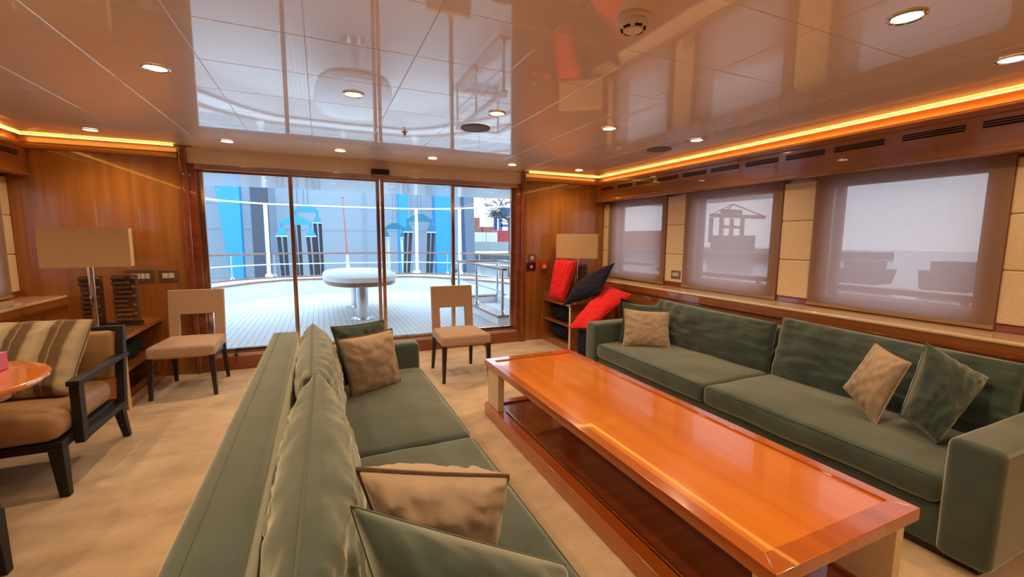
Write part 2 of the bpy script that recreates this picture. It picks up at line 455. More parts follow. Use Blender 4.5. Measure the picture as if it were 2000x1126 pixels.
# side walls with three window openings
WIN = [(1.29, 2.17), (2.685, 3.565), (4.08, 4.96)]
WZ0, WZ1 = 0.925, 1.865
def side_wall(name, x0, x1):
    bm = BM()
    box(bm, x0, YN-0.15, 0, x1, YF+0.18, WZ0); box(bm, x0, YN-0.15, WZ1, x1, YF+0.18, ZC)
    yy = [YN-0.15] + [v for w in WIN for v in w] + [YF+0.18]
    for i in range(0, len(yy), 2): box(bm, x0, yy[i], WZ0, x1, yy[i+1], WZ1)
    # rounded corners of the openings
    rr = 0.06
    for (a, b_) in WIN:
        for cy, cz, sy_, sz in ((a, WZ0, 1, 1), (b_, WZ0, -1, 1), (a, WZ1, 1, -1), (b_, WZ1, -1, -1)):
            arc = [(cy+sy_*rr*(1-math.sin(t)), cz+sz*rr*(1-math.cos(t))) for t in [PI/2*k/6 for k in range(7)]]
            pts = [(cy, cz)] + arc
            hexa(bm, [(x0, p[0], p[1]) for p in pts], [(x1, p[0], p[1]) for p in pts])
    return struct(name, bm, 'cherry_wall', smooth=False)
wall_right = side_wall('wall_right', XR, XR+0.13)
wall_left = side_wall('wall_left', XL-0.13, XL)
bmesh_fix = None

# windows: frame and pane set back in the wall
def window(name, xp, y0, y1, sgn):
    bm = BM(); w = 0.03
    box(bm, xp-0.02, y0, WZ0, xp+0.02, y0+w, WZ1); box(bm, xp-0.02, y1-w, WZ0, xp+0.02, y1, WZ1)
    box(bm, xp-0.02, y0+w, WZ0, xp+0.02, y1-w, WZ0+w); box(bm, xp-0.02, y0+w, WZ1-w, xp+0.02, y1-w, WZ1)
    fr = struct(name, bm, 'tan_leather', smooth=False)
    struct('glass_pane', bx(xp-0.004, y0+w, WZ0+w, xp+0.004, y1-w, WZ1-w), 'clear_glass', parent=fr, smooth=False)
k = 1
for (a, b_) in WIN:
    window('window_%d' % k, XR+0.10, a, b_, 1); k += 1
for (a, b_) in WIN:
    window('window_%d' % k, XL-0.10, a, b_, -1); k += 1

# wood pelmet (fascia) boxes, cornice trough, LED strip, ledge, on both sides
def pelmet(name, f):
    bm = BM()
    # main board, lower lip, top moulding: a stepped section extruded along y
    prof = [(3.80, 1.905), (3.63, 1.905), (3.612, 1.915), (3.612, 1.935), (3.622, 1.945), (3.622, 2.135), (3.612, 2.145), (3.612, 2.175), (3.640, 2.190), (3.80, 2.190)]
    y0, y1 = YN, YF
    n = len(prof)
    A = [bm.verts.new((f(x), y0, z)) for x, z in prof]; B = [bm.verts.new((f(x), y1, z)) for x, z in prof]
    for i in range(n): bm.faces.new((A[i], A[(i+1) % n], B[(i+1) % n], B[i]))
    bm.faces.new(A[::-1]); bm.faces.new(B)
    bmesh.ops.recalc_face_normals(bm, faces=bm.faces[:])
    return struct(name, bm, 'cherry_along', angle=25)
pelmet('trim_3', lambda x: x)
pelmet('trim_4', lambda x: mir(x))
def cove(name, f, ymax):
    bm = BM()
    prof = [(3.80, 2.19), (3.655, 2.19), (3.650, 2.197), (3.672, 2.245), (3.672, 2.256), (3.80, 2.256)]
    n = len(prof); y0, y1 = YN, ymax
    A = [bm.verts.new((f(x), y0, z)) for x, z in prof]; B = [bm.verts.new((f(x), y1, z)) for x, z in prof]
    for i in range(n): bm.faces.new((A[i], A[(i+1) % n], B[(i+1) % n], B[i]))
    bm.faces.new(A[::-1]); bm.faces.new(B)
    bmesh.ops.recalc_face_normals(bm, faces=bm.faces[:])
    return struct(name, bm, 'lit_cove_wood', angle=25)
cove('trim_5', lambda x: x, YF)
cove('trim_6', lambda x: mir(x), YF)
# far-wall cornice on each side of the doors
def cornice_far(name, x0, x1):
    bm = BM()
    prof = [(YF+0.01, 2.145), (YF-0.028, 2.145), (YF-0.03, 2.175), (YF-0.012, 2.19), (YF-0.018, 2.197), (YF-0.004, 2.256), (YF+0.01, 2.256)]
    n = len(prof)
    A = [bm.verts.new((x0, y, z)) for y, z in prof]; B = [bm.verts.new((x1, y, z)) for y, z in prof]
    for i in range(n): bm.faces.new((A[i], A[(i+1) % n], B[(i+1) % n], B[i]))
    bm.faces.new(A[::-1]); bm.faces.new(B)
    bmesh.ops.recalc_face_normals(bm, faces=bm.faces[:])
    return struct(name, bm, 'cherry_across', angle=25)
cornice_far('trim_7', DX1+0.06, 3.66)
cornice_far('trim_8', mir(3.66), DX0-0.13)
# curved post moulding closing each cornice at the door
for nm, cx in (('trim_9', DX0-0.085), ('trim_10', DX1+0.085)):
    bm = BM()
    box(bm, cx-0.03, YF-0.05, 0, cx+0.03, YF+0.02, 2.235, bev=0.018, seg=4)
    struct(nm, bm, 'mahogany')
# LED strips: lamps of the room
def led(x0, y0, x1, y1, label):
    o = link('led_strip', bx(x0, y0, 2.2475, x1, y1, 2.2565, bev=0.003), 'led_strip')
    return tag(o, label, 'light strip', None)
led(3.606, YN, 3.628, 5.165, 'long glowing amber light strip in the ceiling cove above the right windows')
led(mir(3.628), YN, mir(3.606), 5.165, 'glowing amber light strip in the ceiling cove along the left wall')
led(2.53, 5.135, 3.60, 5.165, 'short glowing amber light strip above the wood wall right of the glass doors')
led(mir(3.60), 5.135, -1.24, 5.165, 'glowing amber light strip above the wood wall left of the glass doors')
# ledges under the windows
def ledge(names, f, ynear):
    bm = BM(); box(bm, f(3.462), ynear, 0.828, f(3.80), YF, 0.852, bev=0.008, seg=3)
    struct(names[0], bm, 'ledge_wood')
    bm = BM(); box(bm, f(3.475), ynear, 0.0, f(3.80), YF, 0.775)
    box(bm, f(3.466), ynear, 0.775, f(3.80), YF, 0.828)
    struct(names[1], bm, 'cherry_along', smooth=False)
    bm = BM(); box(bm, f(3.458), ynear, 0.752, f(3.48), YF, 0.774, bev=0.006)
    struct(names[2], bm, 'mahogany')
    bm = BM(); box(bm, f(3.765), ynear, 0.852, f(3.80), YF, 0.898, bev=0.004)
    struct(names[3], bm, 'mahogany')
ledge(('trim_11', 'trim_12', 'trim_13', 'trim_14'), lambda x: x, YN)
ledge(('trim_15', 'trim_16', 'trim_17', 'trim_18'), mir, YN)
# padded cream wall panels, three rows each
PAN = [(0.885, 1.168), (2.283, 2.563), (3.672, 3.962), (5.072, YF-0.002)]
rows = [(0.900, 1.228), (1.228, 1.565), (1.565, 1.895)]
def padded(wall, f, spots):
    for (a, b_) in spots:
        bm = BM()
        for z0, z1 in rows:
            soft_box(bm, (f(3.783), (a+b_)/2, (z0+z1)/2), (0.034, b_-a-0.002, z1-z0-0.002), r=0.012, n=(1, 4, 4), puff=(0.004, 0, 0))
        link('padded_panel', bm, 'padded_leather', parent=wall)
padded(wall_right, lambda x: x, PAN)
padded(wall_left, mir, PAN)

# roller blinds
BL = [(1.166, 2.285), (2.561, 3.674), (3.962, 5.074)]
wh = ['nearest and largest', 'middle', 'farthest']
def blind(f, a, b_, label):
    t = thing('roller_blind', label, 'blind', (f(3.752), (a+b_)/2, 0.862), 'roller blinds on the %s wall' % ('right' if f(1) == 1 else 'left'))
    bm = BM(); bm.faces.new([bm.verts.new((f(3.752), y, z)) for y, z in ((a, 0.885), (b_, 0.885), (b_, 1.905), (a, 1.905))])
    link('blind_fabric', bm, 'screen_weave', t, smooth=False)
    bm = BM(); box(bm, f(3.744), a-0.002, 0.862, f(3.760), b_+0.002, 0.887, bev=0.004)
    link('bottom_bar', bm, 'tan_leather', t)
for i, (a, b_) in enumerate(BL):
    blind(lambda x: x, a, b_, ['brown see-through roller blind over the nearest, largest-looking window on the right',
                               'brown see-through roller blind over the middle window on the right wall',
                               'brown see-through roller blind over the farthest window on the right, behind the navy cushion'][i])
for i, (a, b_) in enumerate(BL):
    blind(mir, a, b_, ['brown roller blind on the left wall, nearest the viewer', 'brown roller blind in the middle of the left wall',
                       'brown roller blind on the left wall nearest the lamp and glass doors'][i])

# slotted air vents in the right and left pelmets
def vent(f, a, b_, label, grp):
    t = thing('air_vent', label, 'air vent', (f(3.62), (a+b_)/2, 2.06), grp)
    link('vent_slot', bx(f(3.6185), a, 2.066, f(3.624), b_, 2.106), 'slot_black', t, smooth=False)
    bm = BM()
    for z in (2.0785, 2.0935): box(bm, f(3.6165), a, z-0.0022, f(3.622), b_, z+0.0022)
    link('vent_slat', bm, 'mahogany', t, smooth=False)
ordn = ['nearest the far wall', 'second from the far wall', 'third from the far wall', 'fourth from the far wall', 'fifth from the far wall', 'sixth from the far wall', 'seventh from the far wall', 'eighth from the far wall', 'ninth from the far wall', 'second from the right edge','nearest the right edge']
VE = [(4.83, 5.09), (4.44, 4.725), (4.07, 4.365), (3.68, 3.99), (3.295, 3.61), (2.92, 3.235), (2.54, 2.85), (2.165, 2.47), (1.777, 2.093), (1.36, 1.67), (0.97, 1.283)]
for i, (a, b_) in enumerate(VE):
    vent(lambda x: x, a, b_, 'dark slotted air vent in the right wooden pelmet, ' + ordn[i], 'air vents in the right pelmet')
vent(mir, 4.83, 5.09, 'dark slotted air vent in the left wooden pelmet above the left edge blind', None)

# ------------------------------------------------------------------ sliding glass doors
XM = [-1.10, -0.27, 0.655, 1.53, 2.385]
YG = YF+0.06
bm = BM()
box(bm, DX0-0.06, YF-0.005, 0, DX0, YF+0.18, 2.10); box(bm, DX1, YF-0.005, 0, DX1+0.06, YF+0.18, 2.10)
struct('trim_19', bm, 'mahogany', smooth=False)
bm = BM()
box(bm, DX0-0.02, YF-0.004, 2.052, DX1+0.02, YF+0.17, 2.105, bev=0.004)
struct('trim_20', bm, 'bronze_steel')
bm = BM(); box(bm, DX0-0.06, YF-0.02, 0, DX1+0.06, YF+0.17, 0.135, bev=0.006)
struct('trim_21', bm, 'mahogany')
bm = BM(); box(bm, DX0, YF-0.005, 0.135, DX1, YF+0.17, 0.175, bev=0.003)
box(bm, DX0, YF+0.035, 0.175, DX1, YF+0.040, 0.187); box(bm, DX0, YF+0.085, 0.175, DX1, YF+0.09, 0.187)
struct('trim_22', bm, 'bronze_steel')
def leaf(name, x0, x1, y, z0, z1, sl, sr):
    bm = BM()
    box(bm, x0, y-0.018, z0, x0+sl, y+0.018, z1, bev=0.005); box(bm, x1-sr, y-0.018, z0, x1, y+0.018, z1, bev=0.005)
    box(bm, x0+sl, y-0.016, z0, x1-sr, y+0.016, z0+0.028, bev=0.003); box(bm, x0+sl, y-0.016, z1-0.022, x1-sr, y+0.016, z1, bev=0.003)
    d = struct(name, bm, 'bronze_steel')
    struct('glass_pane', bx(x0+sl, y-0.004, z0+0.028, x1-sr, y+0.004, z1-0.022), 'clear_glass', parent=d, smooth=False)
    return d
leaf('door_1', XM[0], XM[1]+0.015, YG+0.045, 0.18, 2.056, 0.045, 0.03)
leaf('door_2', XM[1]-0.02, XM[2]-0.006, YG-0.0, 0.18, 2.056, 0.042, 0.04)
leaf('door_3', XM[2]+0.006, XM[3]+0.02, YG-0.0, 0.18, 2.056, 0.04, 0.042)
leaf('door_4', XM[3]-0.015, XM[4], YG+0.045, 0.18, 2.056, 0.03, 0.05)
# chrome latch block at the foot of the left fixed pane and meeting stile
t = thing('motion_sensor', 'black door motion sensor mounted above the glass doors under the ceiling', 'sensor', (0.65, YF-0.03, 2.06))
link('sensor_body', bx(0.555, YF-0.075, 2.105, 0.755, YF+0.0, 2.165, bev=0.012, seg=3), 'black_plastic', t)
link('sensor_bracket', bx(0.575, YF-0.05, 2.085, 0.735, YF+0.0, 2.106, bev=0.004), 'bronze_steel', t)
link('sensor_lens', bx(0.60, YF-0.078, 2.118, 0.71, YF-0.072, 2.138, bev=0.002), 'dark_metal', t)

# ------------------------------------------------------------------ ceiling fittings
def downlight(x, y, label, first=[None]):
    if first[0] is None:
        t = thing('downlight', label, 'ceiling light', (x, y, ZC), 'round ceiling downlights', world=False)
        bm = BM(); lathe(bm, [(0.046, -0.001), (0.062, -0.001), (0.062, -0.006), (0.056, -0.009), (0.048, -0.006), (0.046, -0.001)], n=32, cap=False)
        link('trim_ring', bm, 'chrome', t)
        bm = BM(); lathe(bm, [(0.047, -0.0012), (0.047, -0.004)], n=32)
        link('lamp_lens', bm, 'lamp_lens', t)
        ld = bpy.data.lights.new('lamp_bulb', 'SPOT'); ld.energy = LAMP_W; ld.color = (1.0, 0.72, 0.44)
        ld.spot_size = math.radians(150); ld.spot_blend = 0.7; ld.shadow_soft_size = 0.045
        lo = bpy.data.objects.new('lamp_bulb', ld); COL.objects.link(lo); lo.parent = t; lo.location = (0, 0, -0.015)
        first[0] = t
        return t
    return dup(first[0], (x, y, ZC), 0, label)
DLX = [-1.69, -0.74, 0.22, 1.156, 2.105, 3.03]
col = ['leftmost', 'second from left', 'third from left', 'third from right', 'second from right', 'rightmost']
for yi, (y, rn) in enumerate(((4.75, 'in the far row nearest the glass doors'), (2.88, 'in the middle row above the sofas'), (1.0, 'in the near row at the top of the photo'), (-0.88, 'in the row behind the viewer'))):
    for xi, x in enumerate(DLX):
        downlight(x, y, 'round glowing downlight, %s %s' % (col[xi], rn))
def speaker(x, y, label):
    t = thing('ceiling_speaker', label, 'speaker', (x, y, ZC))
    bm = BM(); lathe(bm, [(0.108, ZC-0.0005), (0.116, ZC-0.0005), (0.114, ZC-0.007), (0.106, ZC-0.007), (0.106, ZC-0.0005)], x, y, 40, cap=False); link('speaker_ring', bm, 'speaker_grille', t)
    bm = BM(); lathe(bm, [(0.106, ZC-0.0008), (0.106, ZC-0.005), (0.08, ZC-0.0065), (0.01, ZC-0.0075)], x, y, 40); link('speaker_mesh', bm, 'speaker_grille', t)
speaker(1.155, 3.33, 'round grey-brown ceiling speaker in the reflected panels before the doors')
speaker(3.015, 3.32, 'round ceiling speaker near the right light cove')
t = thing('smoke_detector', 'round cream smoke detector hanging from the ceiling, top centre right', 'smoke detector', (1.15, 1.44, ZC))
bm = BM(); lathe(bm, [(0.062, ZC), (0.063, ZC-0.014), (0.057, ZC-0.018)], 1.15, 1.44, 40); link('detector_base', bm, 'white_plastic', t)
bm = BM(); lathe(bm, [(0.055, ZC-0.018), (0.055, ZC-0.034), (0.048, ZC-0.045), (0.036, ZC-0.050), (0.034, ZC-0.055), (0.0005, ZC-0.057)], 1.15, 1.44, 40); link('detector_head', bm, 'white_plastic', t)
for q in range(6):
    a = q*PI/3+0.32; 
    bm = BM(); tube(bm, [(1.15+0.0435*math.cos(a+d), 1.44+0.0435*math.sin(a+d), ZC-0.0475) for d in (-0.32, -0.16, 0, 0.16, 0.32)], 0.0055, 6)
    link('detector_slot', bm, 'slot_black', t)
t = thing('sprinkler_head', 'small brass sprinkler head on the ceiling before the glass doors', 'sprinkler', (0.672, 3.71, ZC))
bm = BM(); lathe(bm, [(0.026, ZC), (0.026, ZC-0.004), (0.012, ZC-0.008), (0.010, ZC-0.02), (0.004, ZC-0.024), (0.004, ZC-0.036)], 0.672, 3.71, 20); link('sprinkler_body', bm, 'brass', t)
bm = BM(); lathe(bm, [(0.015, ZC-0.036), (0.015, ZC-0.039)], 0.672, 3.71, 20); link('deflector', bm, 'brass', t)

# ------------------------------------------------------------------ wall switches
def plate(name, label, x0, z0, x1, z1, m, ins, im, cat='switch'):
    t = thing(name, label, cat, ((x0+x1)/2, YF, z0))
    link('face_plate', bx(x0, YF-0.009, z0, x1, YF, z1, bev=0.003), m, t)
    for (a, c, b_, d) in ins:
        link('switch_rocker' if cat == 'switch' else 'indicator', bx(a, YF-0.013, c, b_, YF-0.008, d, bev=0.002), im, t)
    return t
plate('switch_plate', 'wide bronze multi-gang switch plate on the far wood wall beside the left lamp', -1.70, 0.955, -1.49, 1.075, 'switch_bronze', [(-1.665+0.036*i, 0.985, -1.633+0.036*i, 1.035) for i in range(4)], 'switch_ivory')
plate('switch_plate', 'smaller bronze switch plate above the left dining chair, next to the door frame', -1.455, 0.955, -1.30, 1.065, 'switch_bronze', [(-1.425, 0.985, -1.38, 1.035), (-1.375, 0.985, -1.33, 1.035)], 'switch_ivory')
plate('switch_plate', 'square bronze switch plate right of the doors above the black control box', 2.56, 1.085, 2.665, 1.185, 'switch_bronze', [(2.59, 1.11, 2.635, 1.16)], 'switch_ivory')
plate('control_box', 'black control box with a red glowing button right of the glass doors', 2.535, 0.965, 2.67, 1.072, 'black_plastic', [(2.585, 0.998, 2.622, 1.035)], 'red_glow', 'control')
t = thing('call_point', 'red fire alarm call point on the wood wall beside the red cushion', 'fire alarm', (2.79, YF, 0.975))
link('call_body', bx(2.74, YF-0.035, 0.972, 2.845, YF, 1.072, bev=0.006), 'red_plastic', t)
link('call_glass', bx(2.765, YF-0.038, 0.992, 2.82, YF-0.034, 1.04, bev=0.002), 'switch_ivory', t)
t = thing('switch_plate', 'bronze socket plate on the cream padded panel between the two far right windows', 'switch', (3.766, 3.765, 0.945))
link('face_plate', bx(3.758, 3.705, 0.945, 3.768, 3.845, 1.04, bev=0.003), 'switch_bronze', t)
for i in range(3): link('switch_rocker', bx(3.754, 3.73+0.032*i, 0.972, 3.759, 3.757+0.032*i, 1.015, bev=0.002), 'switch_ivory', t)

# ================================================================== FURNITURE
# ------------------------------------------------------------------ sofas
def sofa(label, fx, ys, ye, seed):
    """fx maps depth (0 = front, 1.04 = back) to world x"""
    cx = fx(0.52); yc = (ys+ye)/2
    t = thing('sofa', label, 'sofa', (cx, yc, 0))
    def sb(d0, d1, y0, y1, z0, z1, **k):
        bm = BM(); soft_box(bm, (fx((d0+d1)/2), (y0+y1)/2, (z0+z1)/2), (abs(d1-d0), y1-y0, z1-z0), **k); return bm
    link('plinth', bx(fx(0.06), ys+0.05, 0, fx(1.0), ye-0.05, 0.05), 'dark_wood', t, smooth=False)
    link('seat_base', sb(0.035, 0.88, ys+0.16, ye-0.16, 0.04, 0.245, r=0.02, n=(4, 10, 2)), 'green_velvet', t)
    link('back_frame', sb(0.865, 1.035, ys, ye, 0.04, 0.705, r=0.025, n=(3, 12, 5), puff=(0.004, 0, 0.004), wr=0.003, seed=seed), 'green_velvet', t)
    # stitched seam on top of the back frame
    bm = BM(); tube(bm, [(fx(0.985), ys+0.03+(ye-ys-0.06)*k/20, 0.7085) for k in range(21)], 0.0022, 6)
    link('seam', bm, 'piping_green', t)
    for (a, b_) in ((ys, ys+0.18), (ye-0.18, ye)):
        link('arm', sb(0.0, 0.865, a, b_, 0.04, 0.572, r=0.035, n=(5, 3, 5), puff=(0.004, 0.004, 0.006), wr=0.003, seed=seed), 'green_velvet', t)
    ym = (ys+ye)/2
    for i, (a, b_) in enumerate(((ys+0.183, ym-0.002), (ym+0.002, ye-0.183))):
        c = link('seat_cushion', sb(0.0, 0.74, a, b_, 0.245, 0.382, r=0.038, n=(10, 16, 3), puff=(0.012, 0.0, 0.022), wr=0.008, wscale=3.5, seed=seed+i*4), 'green_velvet', t)
        bm = BM(); tube(bm, [(fx(0.008), a+0.035+(b_-a-0.07)*k/16, 0.372+0.004*math.sin(PI*k/16)) for k in range(17)], 0.003, 6)
        link('seam', bm, 'piping_green', c)
    return t, sb
fl = lambda d: 0.69-d
fr_ = lambda d: 2.42+d
sofaL, sbL = sofa('long green velvet sofa in the foreground seen from behind its back', fl, 0.56, 3.52, 1.0)
sofaR, sbR = sofa('long green velvet sofa along the right windows, beyond the coffee table', fr_, 0.665, 3.60, 5.0)
def back_cushion(t, cs, thick, seed):
    bm, rim = pillow_mesh(cs, thick, n=44, power=0.36, pinch=0.012, wr=0.012, seed=seed, wscale=9, crease=0.016, cf=9.0)
    c = link('back_cushion', bm, 'green_velvet', t, angle=60)
    bm = BM(); tube(bm, rim, 0.0035, 6, closed=True)
    link('seam', bm, 'piping_green', c)
yb = 2.04
back_cushion(sofaL, [(-0.065, 0.745, 0.80), (-0.045, yb-0.01, 0.80), (0.01, yb-0.005, 0.37), (0.0, 0.75, 0.37)], 0.24, 2.2)
back_cushion(sofaL, [(-0.06, yb+0.01, 0.785), (-0.075, 3.33, 0.785), (0.0, 3.335, 0.37), (0.01, yb+0.005, 0.37)], 0.23, 4.1)
yb = 2.13
back_cushion(sofaR, [(3.19, 3.41, 0.785), (3.19, yb+0.01, 0.765), (3.13, yb+0.005, 0.37), (3.13, 3.415, 0.37)], 0.20, 6.3)
back_cushion(sofaR, [(3.22, yb-0.012, 0.815), (3.21, 0.85, 0.79), (3.13, 0.85, 0.37), (3.13, yb-0.005, 0.37)], 0.20, 8.7)

# ------------------------------------------------------------------ scatter cushions
def cushion(label, cs, thick, m, piping=None, seed=1.0, group=None, name='throw_pillow', pr=0.005, **k):
    k.setdefault('crease', 0.006); k.setdefault('n', 30)
    c = sum((Vector(p) for p in cs), Vector())/4
    zmin = min(p[2] for p in cs)
    t = thing(name, label, 'pillow', (c.x, c.y, zmin), group)
    bm, rim = pillow_mesh(cs, thick, seed=seed, **k)
    link('pillow_cover', bm, m, t, angle=60)
    bm = BM(); tube(bm, rim, pr, 6, closed=True)
    link('piping', bm, piping or m, t)
    return t
G1, G2 = 'scatter cushions on the left sofa', 'scatter cushions on the right sofa'
cushion('beige velvet pillow with brown piping at the far end of the left sofa', [(0.063, 2.70, 0.795), (0.415, 2.92, 0.790), (0.475, 2.98, 0.392), (0.143, 2.80, 0.392)], 0.17, 'beige_velvet', 'piping_brown', 1.0, G1)
cushion('dark green pillow behind the beige one at the far end of the left sofa', [(0.04, 3.0, 0.815), (0.385, 3.12, 0.815), (0.45, 3.22, 0.395), (0.12, 3.06, 0.395)], 0.14, 'green_velvet', 'piping_green', 2.0, G1)
cushion('beige pillow with dark brown piping at the near end of the left sofa', [(0.062, 1.10, 0.815), (0.490, 1.12, 0.687), (0.475, 1.21, 0.392), (0.16, 1.19, 0.40)], 0.21, 'beige_velvet', 'piping_brown', 3.0, G1, pr=0.0065, pinch=0.03, power=0.42, crease=0.012, cf=6.0)
cushion('green velvet pillow in the foreground leaning in front of the beige one', [(0.034, 0.89, 0.850), (0.545, 0.875, 0.562), (0.50, 0.79, 0.39), (0.14, 0.77, 0.40)], 0.23, 'green_velvet', 'green_velvet', 4.0, G1, pr=0.003, pinch=0.02, power=0.42, crease=0.010, cf=4.0)
cushion('beige velvet pillow at the far end of the right sofa', [(2.640, 3.28, 0.735), (3.03, 3.10, 0.705), (2.935, 2.965, 0.392), (2.555, 3.18, 0.392)], 0.14, 'beige_velvet', None, 5.0, G2, pinch=0.07)
cushion('green pillow peeking out behind the beige one by the far arm of the right sofa', [(2.69, 3.37, 0.785), (3.16, 3.29, 0.735), (3.08, 3.19, 0.392), (2.64, 3.33, 0.392)], 0.12, 'green_velvet', 'piping_green', 6.0, G2, pinch=0.07)
cushion('beige pillow tilted on a corner at the near end of the right sofa', [(2.93, 1.375, 0.805), (2.90, 1.19, 0.743), (2.735, 1.245, 0.392), (2.785, 1.44, 0.54)], 0.17, 'beige_velvet', None, 7.0, G2)
cushion('large green pillow tilted against the near arm of the right sofa', [(2.88, 1.13, 0.873), (3.09, 0.948, 0.712), (2.77, 1.0, 0.392), (2.80, 1.17, 0.47)], 0.21, 'green_velvet', 'green_velvet', 8.0, G2, pr=0.003, power=0.4)

# ------------------------------------------------------------------ coffee table
t = thing('coffee_table', 'long glossy orange-brown coffee table between the two green sofas', 'coffee table', (1.535, 1.91, 0))
X0, X1, Y0, Y1 = 1.148, 1.925, 0.715, 3.105
zt = 0.452
bm = BM(); rw = 0.085
# mitred rim boards standing a little above the centre panel
o4 = [(X0, Y0), (X1, Y0), (X1, Y1), (X0, Y1)]; i4 = [(X0+0.055, Y0+0.075), (X1-0.055, Y0+0.075), (X1-0.055, Y1-0.075), (X0+0.055, Y1-0.075)]
for i in range(4):
    j = (i+1) % 4
    q = [o4[i], o4[j], i4[j], i4[i]]
    hexa(bm, [(x, y, 0.405) for x, y in q], [(x, y, zt) for x, y in q], 0.0025, 2)
link('rim', bm, 'table_rim', t)
link('top_panel', bx(X0+0.053, Y0+0.073, 0.41, X1-0.053, Y1-0.073, 0.4425), 'table_top', t, smooth=False)
bm = BM(); box(bm, X0+0.03, Y0+0.03, 0.385, X1-0.03, Y0+0.05, 0.408); box(bm, X0+0.03, Y1-0.05, 0.385, X1-0.03, Y1-0.03, 0.408)
box(bm, X0+0.03, Y0+0.05, 0.385, X0+0.05, Y1-0.05, 0.408); box(bm, X1-0.05, Y0+0.05, 0.385, X1-0.03, Y1-0.05, 0.408)
link('apron', bm, 'table_rim', t, smooth=False)
for (xa, xb) in ((X0+0.018, X0+0.068), (X1-0.068, X1-0.018)):
    for (ya, yc) in ((Y0+0.03, Y0+0.24), (Y1-0.24, Y1-0.03)):
        if ya < 1 and xa < 1.5: yc = ya+0.055
        link('leg', bx(xa, ya, 0.10, xb, yc, 0.406, bev=0.003), 'padded_leather', t)
bm = BM()
w = 0.075
for q in ([(X0, Y0), (X1, Y0), (X1-w, Y0+w), (X0+w, Y0+w)], [(X1, Y0), (X1, Y1), (X1-w, Y1-w), (X1-w, Y0+w)],
          [(X1, Y1), (X0, Y1), (X0+w, Y1-w), (X1-w, Y1-w)], [(X0, Y1), (X0, Y0), (X0+w, Y0+w), (X0+w, Y1-w)]):
    hexa(bm, [(x, y, 0.0) for x, y in q], [(x, y, 0.10) for x, y in q], 0.006, 3)
link('base_frame', bm, 'table_rim', t)
bm = BM()
for xa in (X0+0.078, X1-0.096): box(bm, xa, Y0+0.25, 0.07, xa+0.018, Y1-0.25, 0.112, bev=0.003)
link('brass_edge', bm, 'brass', t)
link('shelf', bx(X0+0.07, Y0+0.07, 0.055, X1-0.07, Y1-0.07, 0.085), 'mahogany', t, smooth=False)

# ------------------------------------------------------------------ dining chairs
def dining_chair(loc, rz, label):
    t = thing('dining_chair', label, 'chair', loc, 'upholstered dining chairs by the glass doors', world=False, rotz=rz)
    bm = BM(); soft_box(bm, (0, -0.03, 0.405), (0.50, 0.50, 0.105), r=0.03, n=(6, 6, 2), puff=(0, 0, 0.015))
    # narrower at the back
    for v in bm.verts: v.co.x *= 1-0.10*(v.co.y+0.28)/0.5
    link('seat', bm, 'chair_weave', t)
    # back: one upholstered slab with a window above the seat, leaning back slightly
    bm = BM()
    lean = lambda z: 0.225+0.055*max(0, (z-0.4))/0.48
    def slab(x0, x1, z0, z1, nz=6):
        th = 0.026
        for k in range(nz):
            za, zb = z0+(z1-z0)*k/nz, z0+(z1-z0)*(k+1)/nz
            hexa(bm, [(x0, lean(za)-th, za), (x1, lean(za)-th, za), (x1, lean(za)+th, za), (x0, lean(za)+th, za)],
                     [(x0, lean(zb)-th, zb), (x1, lean(zb)-th, zb), (x1, lean(zb)+th, zb), (x0, lean(zb)+th, zb)])
    slab(-0.222, 0.222, 0.66, 0.885); slab(-0.222, -0.142, 0.36, 0.66); slab(0.142, 0.222, 0.36, 0.66)
    bmesh.ops.remove_doubles(bm, verts=bm.verts[:], dist=0.0005)
    link('backrest', bm, 'chair_weave', t, angle=30)
    for sx_ in (-1, 1):
        bm = BM(); taper(bm, sx_*0.235, -0.262, 0.0, 0.014, sx_*0.222, -0.25, 0.365, 0.023); link('leg', bm, 'dark_wood', t)
        bm = BM(); taper(bm, sx_*0.215, 0.275, 0.0, 0.014, sx_*0.20, 0.222, 0.37, 0.022); link('leg', bm, 'dark_wood', t)
    for sx_ in (-1, 1):
        bm = BM(); hexa(bm, [(sx_*0.215-0.009, -0.24, 0.31), (sx_*0.215+0.009, -0.24, 0.31), (sx_*0.2+0.009, 0.22, 0.31), (sx_*0.2-0.009, 0.22, 0.31)],
             [(sx_*0.215-0.009, -0.24, 0.345), (sx_*0.215+0.009, -0.24, 0.345), (sx_*0.2+0.009, 0.22, 0.345), (sx_*0.2-0.009, 0.22, 0.345)], 0.002)
        link('side_rail', bm, 'dark_wood', t)
    return t
ch = dining_chair((1.27, 4.19, 0), math.radians(0), 'beige upholstered dining chair with open back, right of centre before the glass doors')
dup(ch, (-1.125, 4.715, 0), math.radians(-2.8), 'beige upholstered dining chair with open back, beside the left cabinet')

